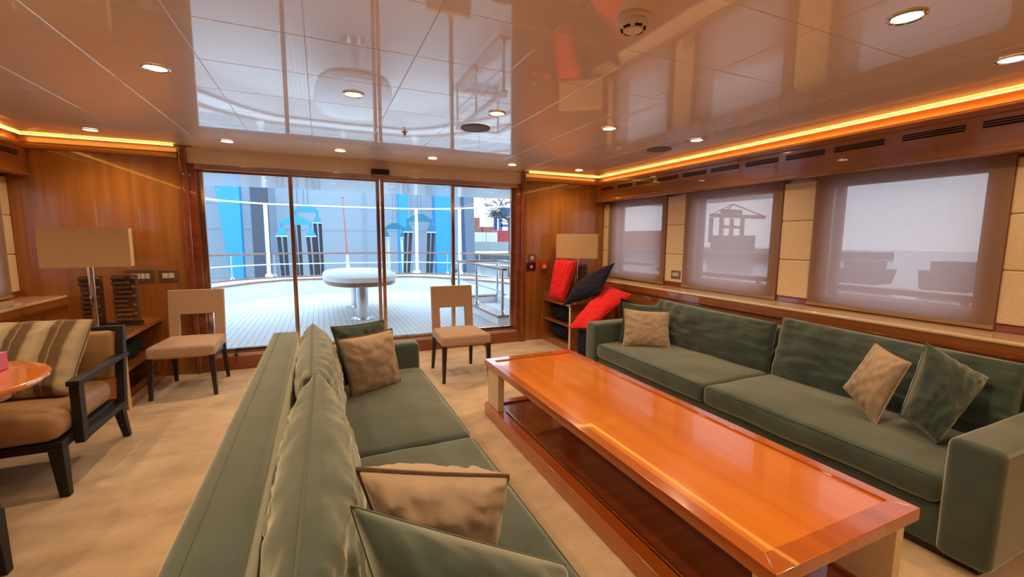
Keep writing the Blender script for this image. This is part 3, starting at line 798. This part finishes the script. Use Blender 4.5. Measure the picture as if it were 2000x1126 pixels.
# ------------------------------------------------------------------ armchair, left
def armchair(loc, rz, label, pillow=True):
    t = thing('armchair', label, 'armchair', loc, None, world=False, rotz=rz)
    # local: faces -y, width along x, origin floor centre; half width 0.39
    hw = 0.39
    for s_ in (-1, 1):
        bm = BM(); taper(bm, s_*(hw-0.035), -0.365, 0.0, 0.021, s_*(hw-0.05), -0.36, 0.275, 0.031); link('leg', bm, 'black_wood', t)
        bm = BM(); taper(bm, s_*(hw-0.02), 0.40, 0.0, 0.019, s_*(hw-0.035), 0.33, 0.275, 0.029); link('leg', bm, 'black_wood', t)
        bm = BM()
        xa, xb = s_*hw-0.022, s_*hw+0.022
        box(bm, xa, -0.265, 0.245, xb, -0.205, 0.60, bev=0.004)
        hexa(bm, [(xa, 0.28, 0.245), (xb, 0.28, 0.245), (xb, 0.33, 0.245), (xa, 0.33, 0.245)], [(xa, 0.37, 0.79), (xb, 0.37, 0.79), (xb, 0.42, 0.79), (xa, 0.42, 0.79)], 0.004)
        box(bm, xa, -0.205, 0.25, xb, 0.29, 0.285, bev=0.003)
        link('side_frame', bm, 'black_wood', t)
        bm = BM(); box(bm, s_*hw-0.030, -0.275, 0.575, s_*hw+0.030, 0.40, 0.605, bev=0.005); link('armrest', bm, 'black_wood', t)
    link('seat_frame', bx(-hw+0.022, -0.38, 0.262, hw-0.022, 0.30, 0.308, bev=0.004), 'black_wood', t)
    bm = BM(); soft_box(bm, (0, -0.06, 0.385), (2*hw-0.05, 0.68, 0.15), r=0.06, n=(6, 6, 2), puff=(0, 0.01, 0.015), wr=0.004); link('seat_cushion', bm, 'tan_leather', t)
    bm = BM(); box(bm, -hw+0.022, 0.375, 0.755, hw-0.022, 0.415, 0.79, bev=0.004); link('back_rail', bm, 'black_wood', t)
    bm = BM(); soft_box(bm, (0, 0.345, 0.60), (2*hw-0.05, 0.085, 0.33), r=0.03, n=(6, 2, 5), puff=(0, 0.012, 0)); link('backrest', bm, 'tan_leather', t)
    return t
armchair((-1.615, 1.985, 0), PI, 'second dark-framed armchair, only its black leg showing at the lower left corner')
armchair((-1.665, 3.33, 0), 0.0, 'dark-framed armchair with tan leather seat holding the striped pillow, left edge')
cushion('brown and cream striped pillow in the dark-framed armchair', [(-1.93, 3.53, 0.875), (-1.325, 3.50, 0.875), (-1.375, 3.25, 0.475), (-1.95, 3.27, 0.475)], 0.21, 'striped_fabric', None, 9.0, None, pinch=0.02, power=0.4)

# ------------------------------------------------------------------ round side table
cx, cy = -1.625, 2.645
t = thing('round_table', 'round glossy orange wood table at the left edge before the armchair', 'table', (cx, cy, 0))
bm = BM(); lathe(bm, [(0.36, 0.715), (0.395, 0.715), (0.412, 0.722), (0.42, 0.735), (0.417, 0.745), (0.405, 0.75), (0.0005, 0.75)], cx, cy, 64); link('tabletop', bm, 'table_top', t)
bm = BM(); lathe(bm, [(0.30, 0.66), (0.31, 0.715)], cx, cy, 48); link('apron', bm, 'table_rim', t)
bm = BM(); lathe(bm, [(0.15, 0.0), (0.155, 0.02), (0.14, 0.035), (0.10, 0.06), (0.10, 0.08), (0.145, 0.16), (0.165, 0.27), (0.165, 0.36), (0.14, 0.46), (0.085, 0.55), (0.07, 0.60), (0.12, 0.66)], cx, cy, 48); link('pedestal', bm, 'table_rim', t)
o = link('gift_box', bx(-1.66, 2.72, 0.7505, -1.42, 2.87, 0.835, bev=0.004), 'pink_card')
tag(o, 'pink box standing on the round wood table at the left edge', 'box')

# ------------------------------------------------------------------ low open cabinets in the far corners
def cabinet(label, f, y0, y1, zt, grp=None):
    xf, xb = 2.78, 3.455
    t = thing('cabinet', label, 'cabinet', (f((xf+xb)/2), (y0+y1)/2, 0))
    y1 = YF-0.003
    link('cabinet_top', bx(f(xf-0.012), y0-0.012, zt-0.035, f(xb), y1, zt, bev=0.005), 'cherry_along', t)
    link('side_panel', bx(f(xf), y0, 0.0, f(xb), y0+0.025, zt-0.035), 'cherry_wall', t, smooth=False)
    link('side_panel', bx(f(xf), y1-0.02, 0.0, f(xb), y1, zt-0.035), 'cherry_wall', t, smooth=False)
    link('back_panel', bx(f(xb-0.02), y0+0.025, 0.0, f(xb), y1-0.02, zt-0.035), 'cherry_wall', t, smooth=False)
    link('base_panel', bx(f(xf+0.0), y0+0.025, 0.0, f(xb-0.02), y1-0.02, 0.085), 'cherry_along', t, smooth=False)
    link('shelf', bx(f(xf+0.004), y0+0.025, 0.30, f(xb-0.02), y1-0.02, 0.325, bev=0.003), 'cherry_along', t)
    bm = BM(); box(bm, f(xf-0.006), y0-0.004, 0.0, f(xf+0.006), y0+0.029, zt-0.035, bev=0.002)
    link('edge_strip', bm, 'ledge_wood', t)
    return t
cabinet('low open wood cabinet in the right corner under the red and navy cushions', lambda x: x, 4.47, 5.2, 0.595)
cabinet('low open wood cabinet in the left corner carrying the carved lamp', mir, 4.29, 5.2, 0.605)
cushion('black cushion stuffed in the upper shelf of the right cabinet', [(2.86, 5.12, 0.50), (2.86, 4.56, 0.52), (2.90, 4.54, 0.35), (2.90, 5.14, 0.35)], 0.16, 'black_canvas', None, 11.0, None, name='cushion')
cushion('black cushion stuffed in the bottom shelf of the right cabinet', [(2.87, 5.10, 0.26), (2.87, 4.58, 0.27), (2.89, 4.55, 0.11), (2.89, 5.12, 0.11)], 0.16, 'black_canvas', None, 12.0, None, name='cushion')
t = thing('bag', 'dark green bag lying in the upper shelf of the left cabinet', 'bag', (mir(2.95), 4.7, 0.325))
bm = BM(); soft_box(bm, (mir(3.0), 4.72, 0.40), (0.30, 0.5, 0.145), r=0.06, n=(4, 6, 2), wr=0.02, wscale=8); link('bag_body', bm, 'dark_green_nylon', t)

# deck cushions piled in the right corner
GC = 'canvas cushions piled on the right cabinet'
cushion('upright red canvas cushion standing on the right cabinet under the lamp', [(2.835, 4.96, 1.115), (3.09, 4.84, 1.10), (2.80, 4.66, 0.612), (2.715, 4.90, 0.625)], 0.22, 'red_canvas', None, 13.0, GC, name='cushion', power=0.30, pinch=0.0)
cushion('navy blue canvas cushion leaning diagonally between the two red ones', [(2.95, 4.60, 0.845), (3.36, 4.40, 1.10), (2.986, 4.15, 0.775), (2.63, 4.40, 0.605)], 0.17, 'navy_canvas', None, 14.0, GC, name='cushion', pinch=0.03)
cushion('red canvas cushion sloping down over the far arm of the right sofa', [(3.28, 4.45, 0.84), (3.314, 4.0, 0.755), (2.62, 3.83, 0.44), (2.50, 4.07, 0.395)], 0.15, 'red_canvas', None, 15.0, GC, name='cushion')
cushion('black cushion standing on the carpet between the right cabinet and the sofa arm', [(2.70, 4.15, 0.37), (2.63, 3.78, 0.40), (2.65, 3.74, 0.015), (2.72, 4.2, 0.015)], 0.11, 'black_canvas', None, 16.0, GC, name='cushion')
cushion('black cushion half hidden behind the far arm of the right sofa by the ledge', [(3.05, 3.85, 0.74), (3.41, 3.74, 0.63), (3.40, 3.72, 0.02), (3.0, 3.76, 0.02)], 0.12, 'black_canvas', None, 17.0, GC, name='cushion')

# ------------------------------------------------------------------ corner table lamps
def corner_lamp(label, x, y, zt, rot):
    t = thing('table_lamp', label, 'lamp', (x, y, zt), None, world=False, rotz=math.radians(rot))
    bm = BM(); w, d, z0, z1 = 0.268, 0.085, 1.142-zt, 1.460-zt
    th = 0.004
    for (a, b_, c, e_) in ((-w, -d, w, -d+th), (-w, d-th, w, d), (-w, -d+th, -w+th, d-th), (w-th, -d+th, w, d-th)):
        box(bm, a, b_, z0, c, e_, z1)
    link('lamp_shade', bm, 'shade_linen', t, smooth=False)
    bm = BM(); tube(bm, [(0, 0, 0.02), (0, 0, 1.25-zt)], 0.021, 16); link('pole', bm, 'chrome', t)
    link('base', bx(-0.11, -0.08, 0, 0.11, 0.08, 0.02, bev=0.004), 'chrome', t)
    bm = BM(); tube(bm, [(-w+0.005, 0, 1.25-zt), (w-0.005, 0, 1.25-zt)], 0.004, 6); tube(bm, [(0, -d+0.004, 1.25-zt), (0, d-0.004, 1.25-zt)], 0.004, 6); link('shade_carrier', bm, 'chrome', t)
    bm = BM(); lathe(bm, [(0.012, 1.25-zt), (0.014, 1.27-zt), (0.03, 1.31-zt), (0.034, 1.34-zt), (0.026, 1.37-zt), (0.0005, 1.385-zt)], 0, 0, 16); link('bulb', bm, 'switch_ivory', t)
corner_lamp('table lamp with rectangular tan shade on the left cabinet, switched off', -1.735, 4.62, 0.605, 10)
corner_lamp('table lamp with rectangular tan shade in the right corner behind the red cushion', 3.125, 4.90, 0.595, -38)
def carving(label, x, y, z0, f=1, seed=1):
    rnd = random.Random(seed)
    t = thing('wood_carving', label, 'sculpture', (x, y, z0))
    link('carving_base', bx(x-0.20, y-0.05, z0, x+0.20, y+0.05, z0+0.03, bev=0.006), 'dark_wood', t)
    for (cx_, w) in ((-0.125, 0.07), (0.105, 0.085)):
        bm = BM(); box(bm, x+cx_-w, y-0.03, z0+0.03, x+cx_+w, y+0.03, z0+0.45, bev=0.01)
        n = 10
        for k in range(n):
            zz = z0+0.05+k*0.40/n
            off = w*0.35*math.sin(k*1.1+seed)
            box(bm, x+cx_-w*0.95+max(0, off), y-0.058-0.015*rnd.random(), zz, x+cx_+w*0.5+min(0, off)+0.02*rnd.random(), y-0.02, zz+0.022, bev=0.005)
            if k % 2: 
                bmesh.ops.create_uvsphere(bm, u_segments=10, v_segments=7, radius=0.018, matrix=Matrix.Translation((x+cx_+w*0.75, y-0.04, zz+0.01)))
        link('carved_panel', bm, 'carved_wood', t)
carving('dark carved wooden sculpture with stepped blocks behind the left lamp pole', -1.70, 4.85, 0.605, 1, 1)
carving('dark carved wooden sculpture mostly hidden behind the cushions in the right corner', 3.235, 5.12, 0.595, 1, 5)

# ================================================================== AFT DECK
struct('deck_floor', bx(-6, YF+0.18, -0.10, 8, 13.5, 0.0), 'teak_deck', smooth=False)
# overhang above the deck
struct('deck_ceiling', bx(-6, YF+0.18, 2.20, 8, 8.3, 2.36, bev=0.01), 'soffit_paint')
# curved bulwark with seat: inner and outer outline
half = [(0.0, 11.70), (1.45, 11.62), (2.0, 11.2), (2.55, 10.45), (3.1, 9.6), (3.5, 8.6), (3.7, 7.0), (3.75, 5.6)]
half_o = [(0.0, 12.35), (1.75, 12.25), (2.6, 11.7), (3.25, 10.85), (3.8, 9.85), (4.2, 8.7), (4.4, 7.0), (4.45, 5.6)]
inner = [(MID-x, y) for x, y in reversed(half)] + [(MID+x, y) for x, y in half[1:]]
outer = [(MID-x, y) for x, y in reversed(half_o)] + [(MID+x, y) for x, y in half_o[1:]]
def strip(bm, A, B, z0, z1):
    for i in range(len(A)-1):
        q = [A[i], A[i+1], B[i+1], B[i]]
        hexa(bm, [(x, y, z0) for x, y in q], [(x, y, z1) for x, y in q])
t = thing('bulwark_bench', 'white curved bulwark seat with brown wooden edges around the aft deck', 'bench', (MID, 11.9, 0))
mix = lambda A, B, f: [(a[0]+(b[0]-a[0])*f, a[1]+(b[1]-a[1])*f) for a, b in zip(A, B)]
bm = BM(); strip(bm, inner, mix(inner, outer, 0.85), 0, 0.34); link('seat_box', bm, 'white_paint', t, smooth=False)
bm = BM(); strip(bm, mix(inner, outer, -0.03), mix(inner, outer, 0.10), 0.34, 0.375); link('seat_edge', bm, 'deck_rail_wood', t, smooth=False)
bm = BM(); strip(bm, mix(inner, outer, 0.10), mix(inner, outer, 0.80), 0.34, 0.372); link('seat_pad', bm, 'cover_white', t, smooth=False)
bm = BM(); strip(bm, mix(inner, outer, 0.80), mix(inner, outer, 1.02), 0.34, 0.405); link('cap_rail', bm, 'deck_rail_wood', t, smooth=False)
# stern railing
rl = mix(inner, outer, 0.92)
t = thing('stern_railing', 'steel stern railing with wooden handrail around the aft deck', 'railing', (MID, 12.2, 0.405))
bm = BM(); tube(bm, [(x, y, 0.975) for x, y in rl], 0.024, 10); link('handrail', bm, 'deck_rail_wood', t)
bm = BM(); tube(bm, [(x, y, 0.71) for x, y in rl], 0.014, 8); link('mid_rail', bm, 'steel', t)
def along(P, k):
    i = min(int(k), len(P)-2); f = k-i
    return (P[i][0]+(P[i+1][0]-P[i][0])*f, P[i][1]+(P[i+1][1]-P[i][1])*f)
for k in range(1, 14):
    x, y = along(rl, k)
    bm = BM(); tube(bm, [(x, y, 0.405), (x, y, 0.97)], 0.014, 8); lathe(bm, [(0.045, 0.405), (0.04, 0.44), (0.02, 0.46)], x, y, 12); link('stanchion', bm, 'steel', t)
# awning frame: posts and a thin tube
t = thing('awning_frame', 'thin white awning frame on posts above the stern railing', 'awning frame', (MID, 12.2, 0.405))
bm = BM(); tube(bm, [(x, y, 2.185) for x, y in rl], 0.02, 10); link('top_tube', bm, 'white_paint', t)
for x, y in ((-1.17, 12.12), (2.45, 12.12), (rl[9][0]+0.42, rl[9][1]-0.2)):
    x2, y2 = min(((p, q) for p, q in [along(rl, k*0.05) for k in range(281)]), key=lambda p: math.hypot(p[0]-x, p[1]-y))
    bm = BM(); tube(bm, [(x2, y2, 0.405), (x2, y2, 2.18)], 0.045, 12); lathe(bm, [(0.09, 0.405), (0.085, 0.46), (0.05, 0.49)], x2, y2, 16); link('post', bm, 'white_paint', t)
t = thing('flagpole', 'tapering red flagpole with white foot at the stern behind the deck table', 'flagpole', (0.66, 12.3, 0.405))
bm = BM(); tube(bm, [(0.66, 12.3, 0.38), (0.645, 12.35, 0.92)], [0.05, 0.035], 12); link('socket', bm, 'white_paint', t)
bm = BM(); tube(bm, [(0.645, 12.35, 0.90), (0.60, 12.7, 2.45)], [0.03, 0.012], 12); bmesh.ops.create_uvsphere(bm, u_segments=10, v_segments=8, radius=0.03, matrix=Matrix.Translation((0.60, 12.7, 2.46))); link('pole', bm, 'flag_red', t)

# deck table under a white cover
t = thing('deck_table', 'oval deck table under a white cover on two steel columns', 'table', (0.63, 8.4, 0))
def oval(bm, prof, cx, cy, rx, ry, n=56):
    rings = []
    for s_, z in prof: rings.append([bm.verts.new((cx+(rx+s_)*math.copysign(abs(math.cos(2*PI*j/n))**0.75, math.cos(2*PI*j/n)), cy+(ry+s_)*math.copysign(abs(math.sin(2*PI*j/n))**0.75, math.sin(2*PI*j/n)), z)) for j in range(n)])
    for A, B in zip(rings, rings[1:]):
        for j in range(n): bm.faces.new((A[j], A[(j+1) % n], B[(j+1) % n], B[j]))
    bm.faces.new(rings[0][::-1]); bm.faces.new(rings[-1])
    return bm
link('tabletop', oval(BM(), [(-0.03, 0.600), (-0.0, 0.612), (0.0, 0.672), (-0.01, 0.676)], 0.63, 8.4, 0.60, 1.25), 'deck_rail_wood', t)
link('table_cover', oval(BM(), [(0.006, 0.674), (0.022, 0.678), (0.020, 0.735), (0.008, 0.752), (-0.03, 0.758), (-0.55, 0.762)], 0.63, 8.4, 0.60, 1.25), 'cover_white', t)
for y in (7.71, 9.17):
    bm = BM(); lathe(bm, [(0.20, 0.0), (0.20, 0.015), (0.10, 0.022), (0.10, 0.62)], 0.62, y, 32); link('column', bm, 'steel', t)

# stairwell coaming and railing on the right of the deck
t = thing('stairwell_railing', 'chrome railing with wooden handrail around the stairwell on the deck', 'railing', (2.95, 7.5, 0))
bm = BM(); box(bm, 2.56, 6.30, 0.0, 2.76, 8.85, 0.13, bev=0.008); box(bm, 2.76, 8.70, 0.0, 3.70, 8.85, 0.13, bev=0.008); link('coaming', bm, 'white_paint', t)
bm = BM(); box(bm, 2.54, 6.27, 0.13, 2.78, 8.87, 0.165, bev=0.008); box(bm, 2.78, 8.68, 0.13, 3.72, 8.87, 0.165, bev=0.008); link('coaming_cap', bm, 'deck_rail_wood', t)
bm = BM(); box(bm, 2.615, 6.26, 0.885, 2.705, 8.82, 0.925, bev=0.012); box(bm, 2.705, 8.74, 0.885, 3.58, 8.82, 0.925, bev=0.012); box(bm, 3.51, 7.2, 0.885, 3.60, 8.74, 0.925, bev=0.012); link('handrail', bm, 'deck_rail_wood', t)
bm = BM(); tube(bm, [(2.66, 6.36, 0.53), (2.66, 8.78, 0.53), (3.55, 8.78, 0.53)], 0.012, 8); link('mid_rail', bm, 'steel', t)
for (x, y) in ((2.66, 6.36), (2.66, 7.62), (2.66, 8.78), (3.55, 8.78), (3.55, 7.3)):
    bm = BM(); tube(bm, [(x, y, 0.165), (x, y, 0.89)], 0.026, 12); lathe(bm, [(0.05, 0.165), (0.045, 0.20), (0.028, 0.23)], x, y, 12); link('post', bm, 'steel', t)
bm = BM(); box(bm, 3.50, 7.0, 0, 3.62, 8.70, 0.165); link('coaming_side', bm, 'white_paint', t, smooth=False)

# ================================================================== HARBOUR
struct('quay_ground', bx(-80, 13.6, -2.3, 12, 160, -2.0), 'quay_concrete', smooth=False)
struct('harbour_basin', bx(5.3, -80, -2.6, 200, 13.5, -2.2), 'harbour_water', smooth=False)
struct('harbour_basin', bx(12.05, 13.5, -2.6, 200, 160, -2.2), 'harbour_water', smooth=False)
# big grey shed with horizontal sheeting seams
t = thing('boat_shed', 'huge pale grey boat shed filling the view behind the deck', 'building', (0, 47, -2))
bm = BM(); box(bm, -40, 45, -2, 14.4, 60, 22); link('shed_wall', bm, 'shed_grey', t, smooth=False)
bm = BM()
for z in (-0.2, 2.0, 4.2, 6.4): box(bm, -40, 44.97, z, 14.4, 45.0, z+0.06)
for x in (-9.5, 3.9, 4.15, 8.6): box(bm, x, 44.96, -2, x+0.07, 45.0, 22)
link('wall_seam', bm, 'shed_seam', t, smooth=False)
# travel lift legs
def legs(label, xb0, xb1, xt0, xt1, y, m, name='lift_leg', cat='crane leg'):
    o = link(name, hexa(BM(), [(xb0, y, -2), (xb1, y, -2), (xb1, y+1.2, -2), (xb0, y+1.2, -2)], [(xt0, y, 9), (xt1, y, 9), (xt1, y+1.2, 9), (xt0, y+1.2, 9)], 0.03), m, smooth=False)
    tag(o, label, cat)
legs('tapering bright blue crane leg seen through the leftmost door pane', -6.62, -5.70, -7.60, -5.64, 40, 'crane_blue')
legs('wide bright blue crane leg seen through the third door pane', 10.05, 11.58, 9.74, 11.60, 40, 'crane_blue')
legs('narrow blue crane leg behind the small spreader beam in the third pane', 6.60, 6.98, 6.56, 7.80, 40, 'crane_blue')
legs('bright blue crane leg at the very left edge of the glass doors', -9.6, -9.0, -9.5, -8.0, 40, 'crane_blue')
legs('grey steel column at the corner of the boat shed in the rightmost pane', 12.95, 13.85, 12.55, 13.62, 40, 'crane_grey', 'steel_column', 'column')
t = thing('hanging_tarpaulin', 'dark grey opening with pale curtain strip in the shed wall, leftmost pane', 'curtain', (-4.1, 40, -2))
bm = BM(); box(bm, -4.95, 40, -2, -3.75, 40.4, 6.0); link('dark_curtain', bm, 'crane_darkgrey', t, smooth=False)
bm = BM(); box(bm, -3.72, 40, -2, -3.2, 40.3, 6.0); link('grey_strip', bm, 'crane_grey', t, smooth=False)
def sling(label, xc, y, zb, w, mb, ms, zbot, lean=0.0, top=9.5):
    t = thing('lifting_sling', label, 'hoist', (xc, y, zbot))
    bm = BM()
    hexa(bm, [(xc-w/2, y-0.14, zb), (xc+w/2, y-0.14, zb), (xc+w/2, y+0.14, zb), (xc-w/2, y+0.14, zb)], [(xc-w/2+0.02, y-0.14, zb+0.14), (xc+w/2-0.02, y-0.14, zb+0.14), (xc+w/2-0.02, y+0.14, zb+0.14), (xc-w/2+0.02, y+0.14, zb+0.14)])
    hexa(bm, [(xc-w/2+0.02, y-0.12, zb+0.14), (xc+w/2-0.02, y-0.12, zb+0.14), (xc+w/2-0.02, y+0.12, zb+0.14), (xc-w/2+0.02, y+0.12, zb+0.14)], [(xc-0.22, y-0.12, zb+0.5), (xc+0.22, y-0.12, zb+0.5), (xc+0.22, y+0.12, zb+0.5), (xc-0.22, y+0.12, zb+0.5)])
    link('spreader_beam', bm, mb, t, smooth=False)
    bm = BM()
    for dx in (-0.12, 0.12): tube(bm, [(xc+dx, y, zb+0.45), (xc+dx, y, top)], 0.03, 6)
    link('hoist_cable', bm, 'crane_grey', t)
    for s_ in (-1, 1):
        bx_ = xc+s_*(w/2-0.12)
        bm = BM(); tube(bm, [(bx_, y, zb), (bx_, y, zb-0.25)], 0.05, 8)
        hexa(bm, [(bx_-0.28, y-0.12, zb-0.62), (bx_+0.28, y-0.12, zb-0.62), (bx_+0.28, y+0.12, zb-0.62), (bx_-0.28, y+0.12, zb-0.62)], [(bx_-0.10, y-0.12, zb-0.2), (bx_+0.10, y-0.12, zb-0.2), (bx_+0.10, y+0.12, zb-0.2), (bx_-0.10, y+0.12, zb-0.2)], 0.03)
        link('hook_block', bm, mb, t, smooth=False)
        bm = BM(); box(bm, bx_-0.30, y-0.14, zb-0.70, bx_+0.30, y+0.14, zb-0.62); link('sling_bar', bm, 'strap_pale', t, smooth=False)
        for d in (-0.15, 0.15):
            bm = BM(); hexa(bm, [(bx_+d*0.7-0.09+lean, y-0.03, zbot), (bx_+d*0.7+0.09+lean, y-0.03, zbot), (bx_+d*0.7+0.09+lean, y+0.03, zbot), (bx_+d*0.7-0.09+lean, y+0.03, zbot)], [(bx_+d-0.10, y-0.03, zb-0.7), (bx_+d+0.10, y-0.03, zb-0.7), (bx_+d+0.10, y+0.03, zb-0.7), (bx_+d-0.10, y+0.03, zb-0.7)])
            link('sling_strap', bm, ms, t, smooth=False)
    return t
sling('blue spreader beam with black lifting straps, left of the deck table', -1.25, 28, 2.08, 1.75, 'crane_blue', 'strap_black', -1.9, 0.12)
sling('second blue spreader beam hanging just behind the left one', -0.75, 31, 2.95, 1.5, 'crane_blue', 'strap_black', -1.9, 0.1)
sling('teal spreader beam with black lifting straps in the third door pane', 5.9, 28, 2.40, 1.72, 'crane_teal', 'strap_black', -1.9, -0.2)
sling('smaller distant teal spreader beam with pale straps left of the bigger one', 5.55, 36, 2.05, 1.6, 'crane_teal', 'strap_pale', -1.9, 0.08)

# container port in the rightmost pane
def container(label, x0, x1, y, z0, z1, m, dep=2.4):
    t = thing('shipping_container', label, 'container', ((x0+x1)/2, y+dep/2, z0))
    link('container_box', bx(x0, y, z0, x1, y+dep, z1), m, t, smooth=False)
    bm = BM(); n = max(4, int((x1-x0)/0.35))
    for k in range(n): xx = x0+(x1-x0)*(k+0.5)/n; box(bm, xx-0.04, y-0.05, z0+0.15, xx+0.04, y, z1-0.15)
    link('ribs', bm, m, t, smooth=False)
container('red shipping container on the quay in the rightmost pane', 28.4, 31.0, 70, 0.75, 2.75, 'port_red')
container('white shipping container left of the red one on the quay', 24.1, 26.1, 70, 0.75, 2.35, 'port_white')
container('white shipping container between the white and the red ones', 26.2, 28.3, 70, 0.75, 2.35, 'port_white')
container('rust red shipping container stacked behind, farthest left', 26.8, 29.0, 80, 0.75, 3.4, 'port_rust')
container('rust red shipping container stacked on top, farthest left', 26.9, 28.6, 80, 3.45, 5.3, 'port_rust')
container('faded red shipping container behind the white ones', 29.2, 31.6, 80, 0.75, 3.6, 'port_rust')
container('dark blue shipping container right of the red one', 31.1, 34.5, 70, 0.75, 2.3, 'port_blue')
struct('quay_wall', bx(20, 69.6, -0.9, 48, 90, 0.74), 'quay_concrete', smooth=False)
struct('quay_fence', bx(13, 62, -2.0, 42, 62.3, -0.95), 'quay_dark', smooth=False)
def port_crane(label, x, y, h, w, m):
    t = thing('port_crane', label, 'crane', (x, y, 0.7))
    bm = BM()
    for s_ in (-1, 1):
        for d in (0, 3): box(bm, x+s_*w/2-0.35, y+d, 0.7, x+s_*w/2+0.35, y+d+0.7, h)
    link('tower', bm, m, t, smooth=False)
    bm = BM(); box(bm, x-w*0.95, y, h, x+w*1.6, y+1.2, h+0.8); box(bm, x-w/2, y, h*0.62, x+w/2, y+0.8, h*0.62+0.6); link('gantry_beam', bm, m, t, smooth=False)
    bm = BM(); tube(bm, [(x-w*0.4, y+0.5, h+0.8), (x, y+0.5, h+3.2), (x+w*1.5, y+0.5, h+0.8)], 0.15, 6); tube(bm, [(x-w*0.9, y+0.5, h+0.8), (x, y+0.5, h+3.2)], 0.12, 6); link('boom_stay', bm, m, t)
    link('machine_house', bx(x-w*0.4, y, h+0.8, x+w*0.4, y+1.5, h+1.9), m, t, smooth=False)
port_crane('dark blue port gantry crane beyond the containers', 39.0, 90, 6.3, 3.6, 'port_blue')
port_crane('port crane silhouette seen through the middle right blind', 90, 73, 6.6, 7.0, 'far_grey')
# bare tree
rnd = random.Random(3)
t = thing('bare_tree', 'leafless tree whose thin branches cross the sky in the rightmost pane', 'tree', (14.9, 34, -2))
bm = BM()
tube(bm, [(14.9, 34, -2), (14.9, 34, 1.2), (14.85, 34, 3.2)], [0.16, 0.12, 0.09], 8)
link('trunk', bm, 'bark', t)
bm = BM()
def grow(p, d, ln, r, lev):
    q = p+d*ln
    mid = p.lerp(q, 0.5)+Vector((rnd.uniform(-1, 1), rnd.uniform(-1, 1), rnd.uniform(-1, 1)))*ln*0.06
    tube(bm, [p, mid, q], [r, r*0.85, r*0.7], 5)
    if lev == 0: return
    for _ in range(3):
        nd = (d + Vector((rnd.uniform(-1, 1), rnd.uniform(-0.6, 0.6), rnd.uniform(-0.7, 0.6)))*0.75).normalized()
        grow(q if rnd.random() < 0.6 else mid, nd, ln*rnd.uniform(0.6, 0.85), r*0.62, lev-1)
for _ in range(7):
    a = rnd.uniform(-1.5, 0.7)
    grow(Vector((14.86, 34, rnd.uniform(2.4, 3.15))), Vector((math.sin(a), rnd.uniform(-0.3, 0.3), math.cos(a)*0.8)).normalized(), rnd.uniform(0.9, 1.3), 0.05, 4)
link('branches', bm, 'bark', t)

# starboard and port side decks outside the windows
for f, nm, sd in ((lambda x: x, 'right', 1), (mir, 'left', -1)):
    struct('side_deck', bx(f(3.94), -8, -0.1, f(5.1), 5.6, 0.0), 'teak_deck', smooth=False)
    t = thing('side_bulwark', 'white side deck bulwark with wooden cap outside the %s windows' % nm, 'bulwark', (f(5.0), 0, 0))
    link('bulwark_wall', bx(f(4.95), -8, 0, f(5.05), 5.3, 0.86), 'white_paint', t, smooth=False)
    link('cap_rail', bx(f(4.86), -8, 0.90, f(5.08), 5.3, 0.955, bev=0.01), 'deck_rail_wood', t)
    bm = BM()
    for k in range(7): box(bm, f(4.97), -7.8+k*1.9, 0.86, f(5.03), -7.74+k*1.9, 0.9)
    link('cap_support', bm, 'steel', t, smooth=False)
def boat(label, x, y, l, h, rz):
    t = thing('moored_boat', label, 'boat', (x, y, -2), None, world=False, rotz=rz)
    bm = BM(); poly = [(-l/2, -1.6), (l*0.25, -1.7), (l/2, 0), (l*0.25, 1.7), (-l/2, 1.6)]
    hexa(bm, [(a*0.92, b*0.8, 0) for a, b in poly], [(a, b, h*0.65) for a, b in poly]); link('hull', bm, 'far_grey', t, smooth=False)
    link('cabin', bx(-l*0.35, -1.2, h*0.65, l*0.15, 1.2, h), 'far_grey', t, smooth=False)
boat('small dark boat shape showing through the nearest right blind, right half', 40.0, 15.0, 3.3, 2.0, PI/2)
boat('small dark boat shape showing through the nearest right blind, left half', 40.0, 20.4, 3.6, 1.8, PI/2)
struct('far_quay', bx(70, 50, -2.3, 110, 150, -1.0), 'far_grey', smooth=False)
o = link('container_stack', bx(80, 62.6, -1, 84, 70.5, 2.3), 'far_grey'); tag(o, 'grey container stack silhouette through the middle right blind', 'containers')
o = link('container_stack', bx(80, 88, -1, 84, 106.0, 3.6), 'port_rust'); tag(o, 'reddish container stack silhouette through the farthest right blind', 'containers')

# helper bookkeeping out of the file
for o in bpy.data.objects:
    if '_o' in o: del o['_o']
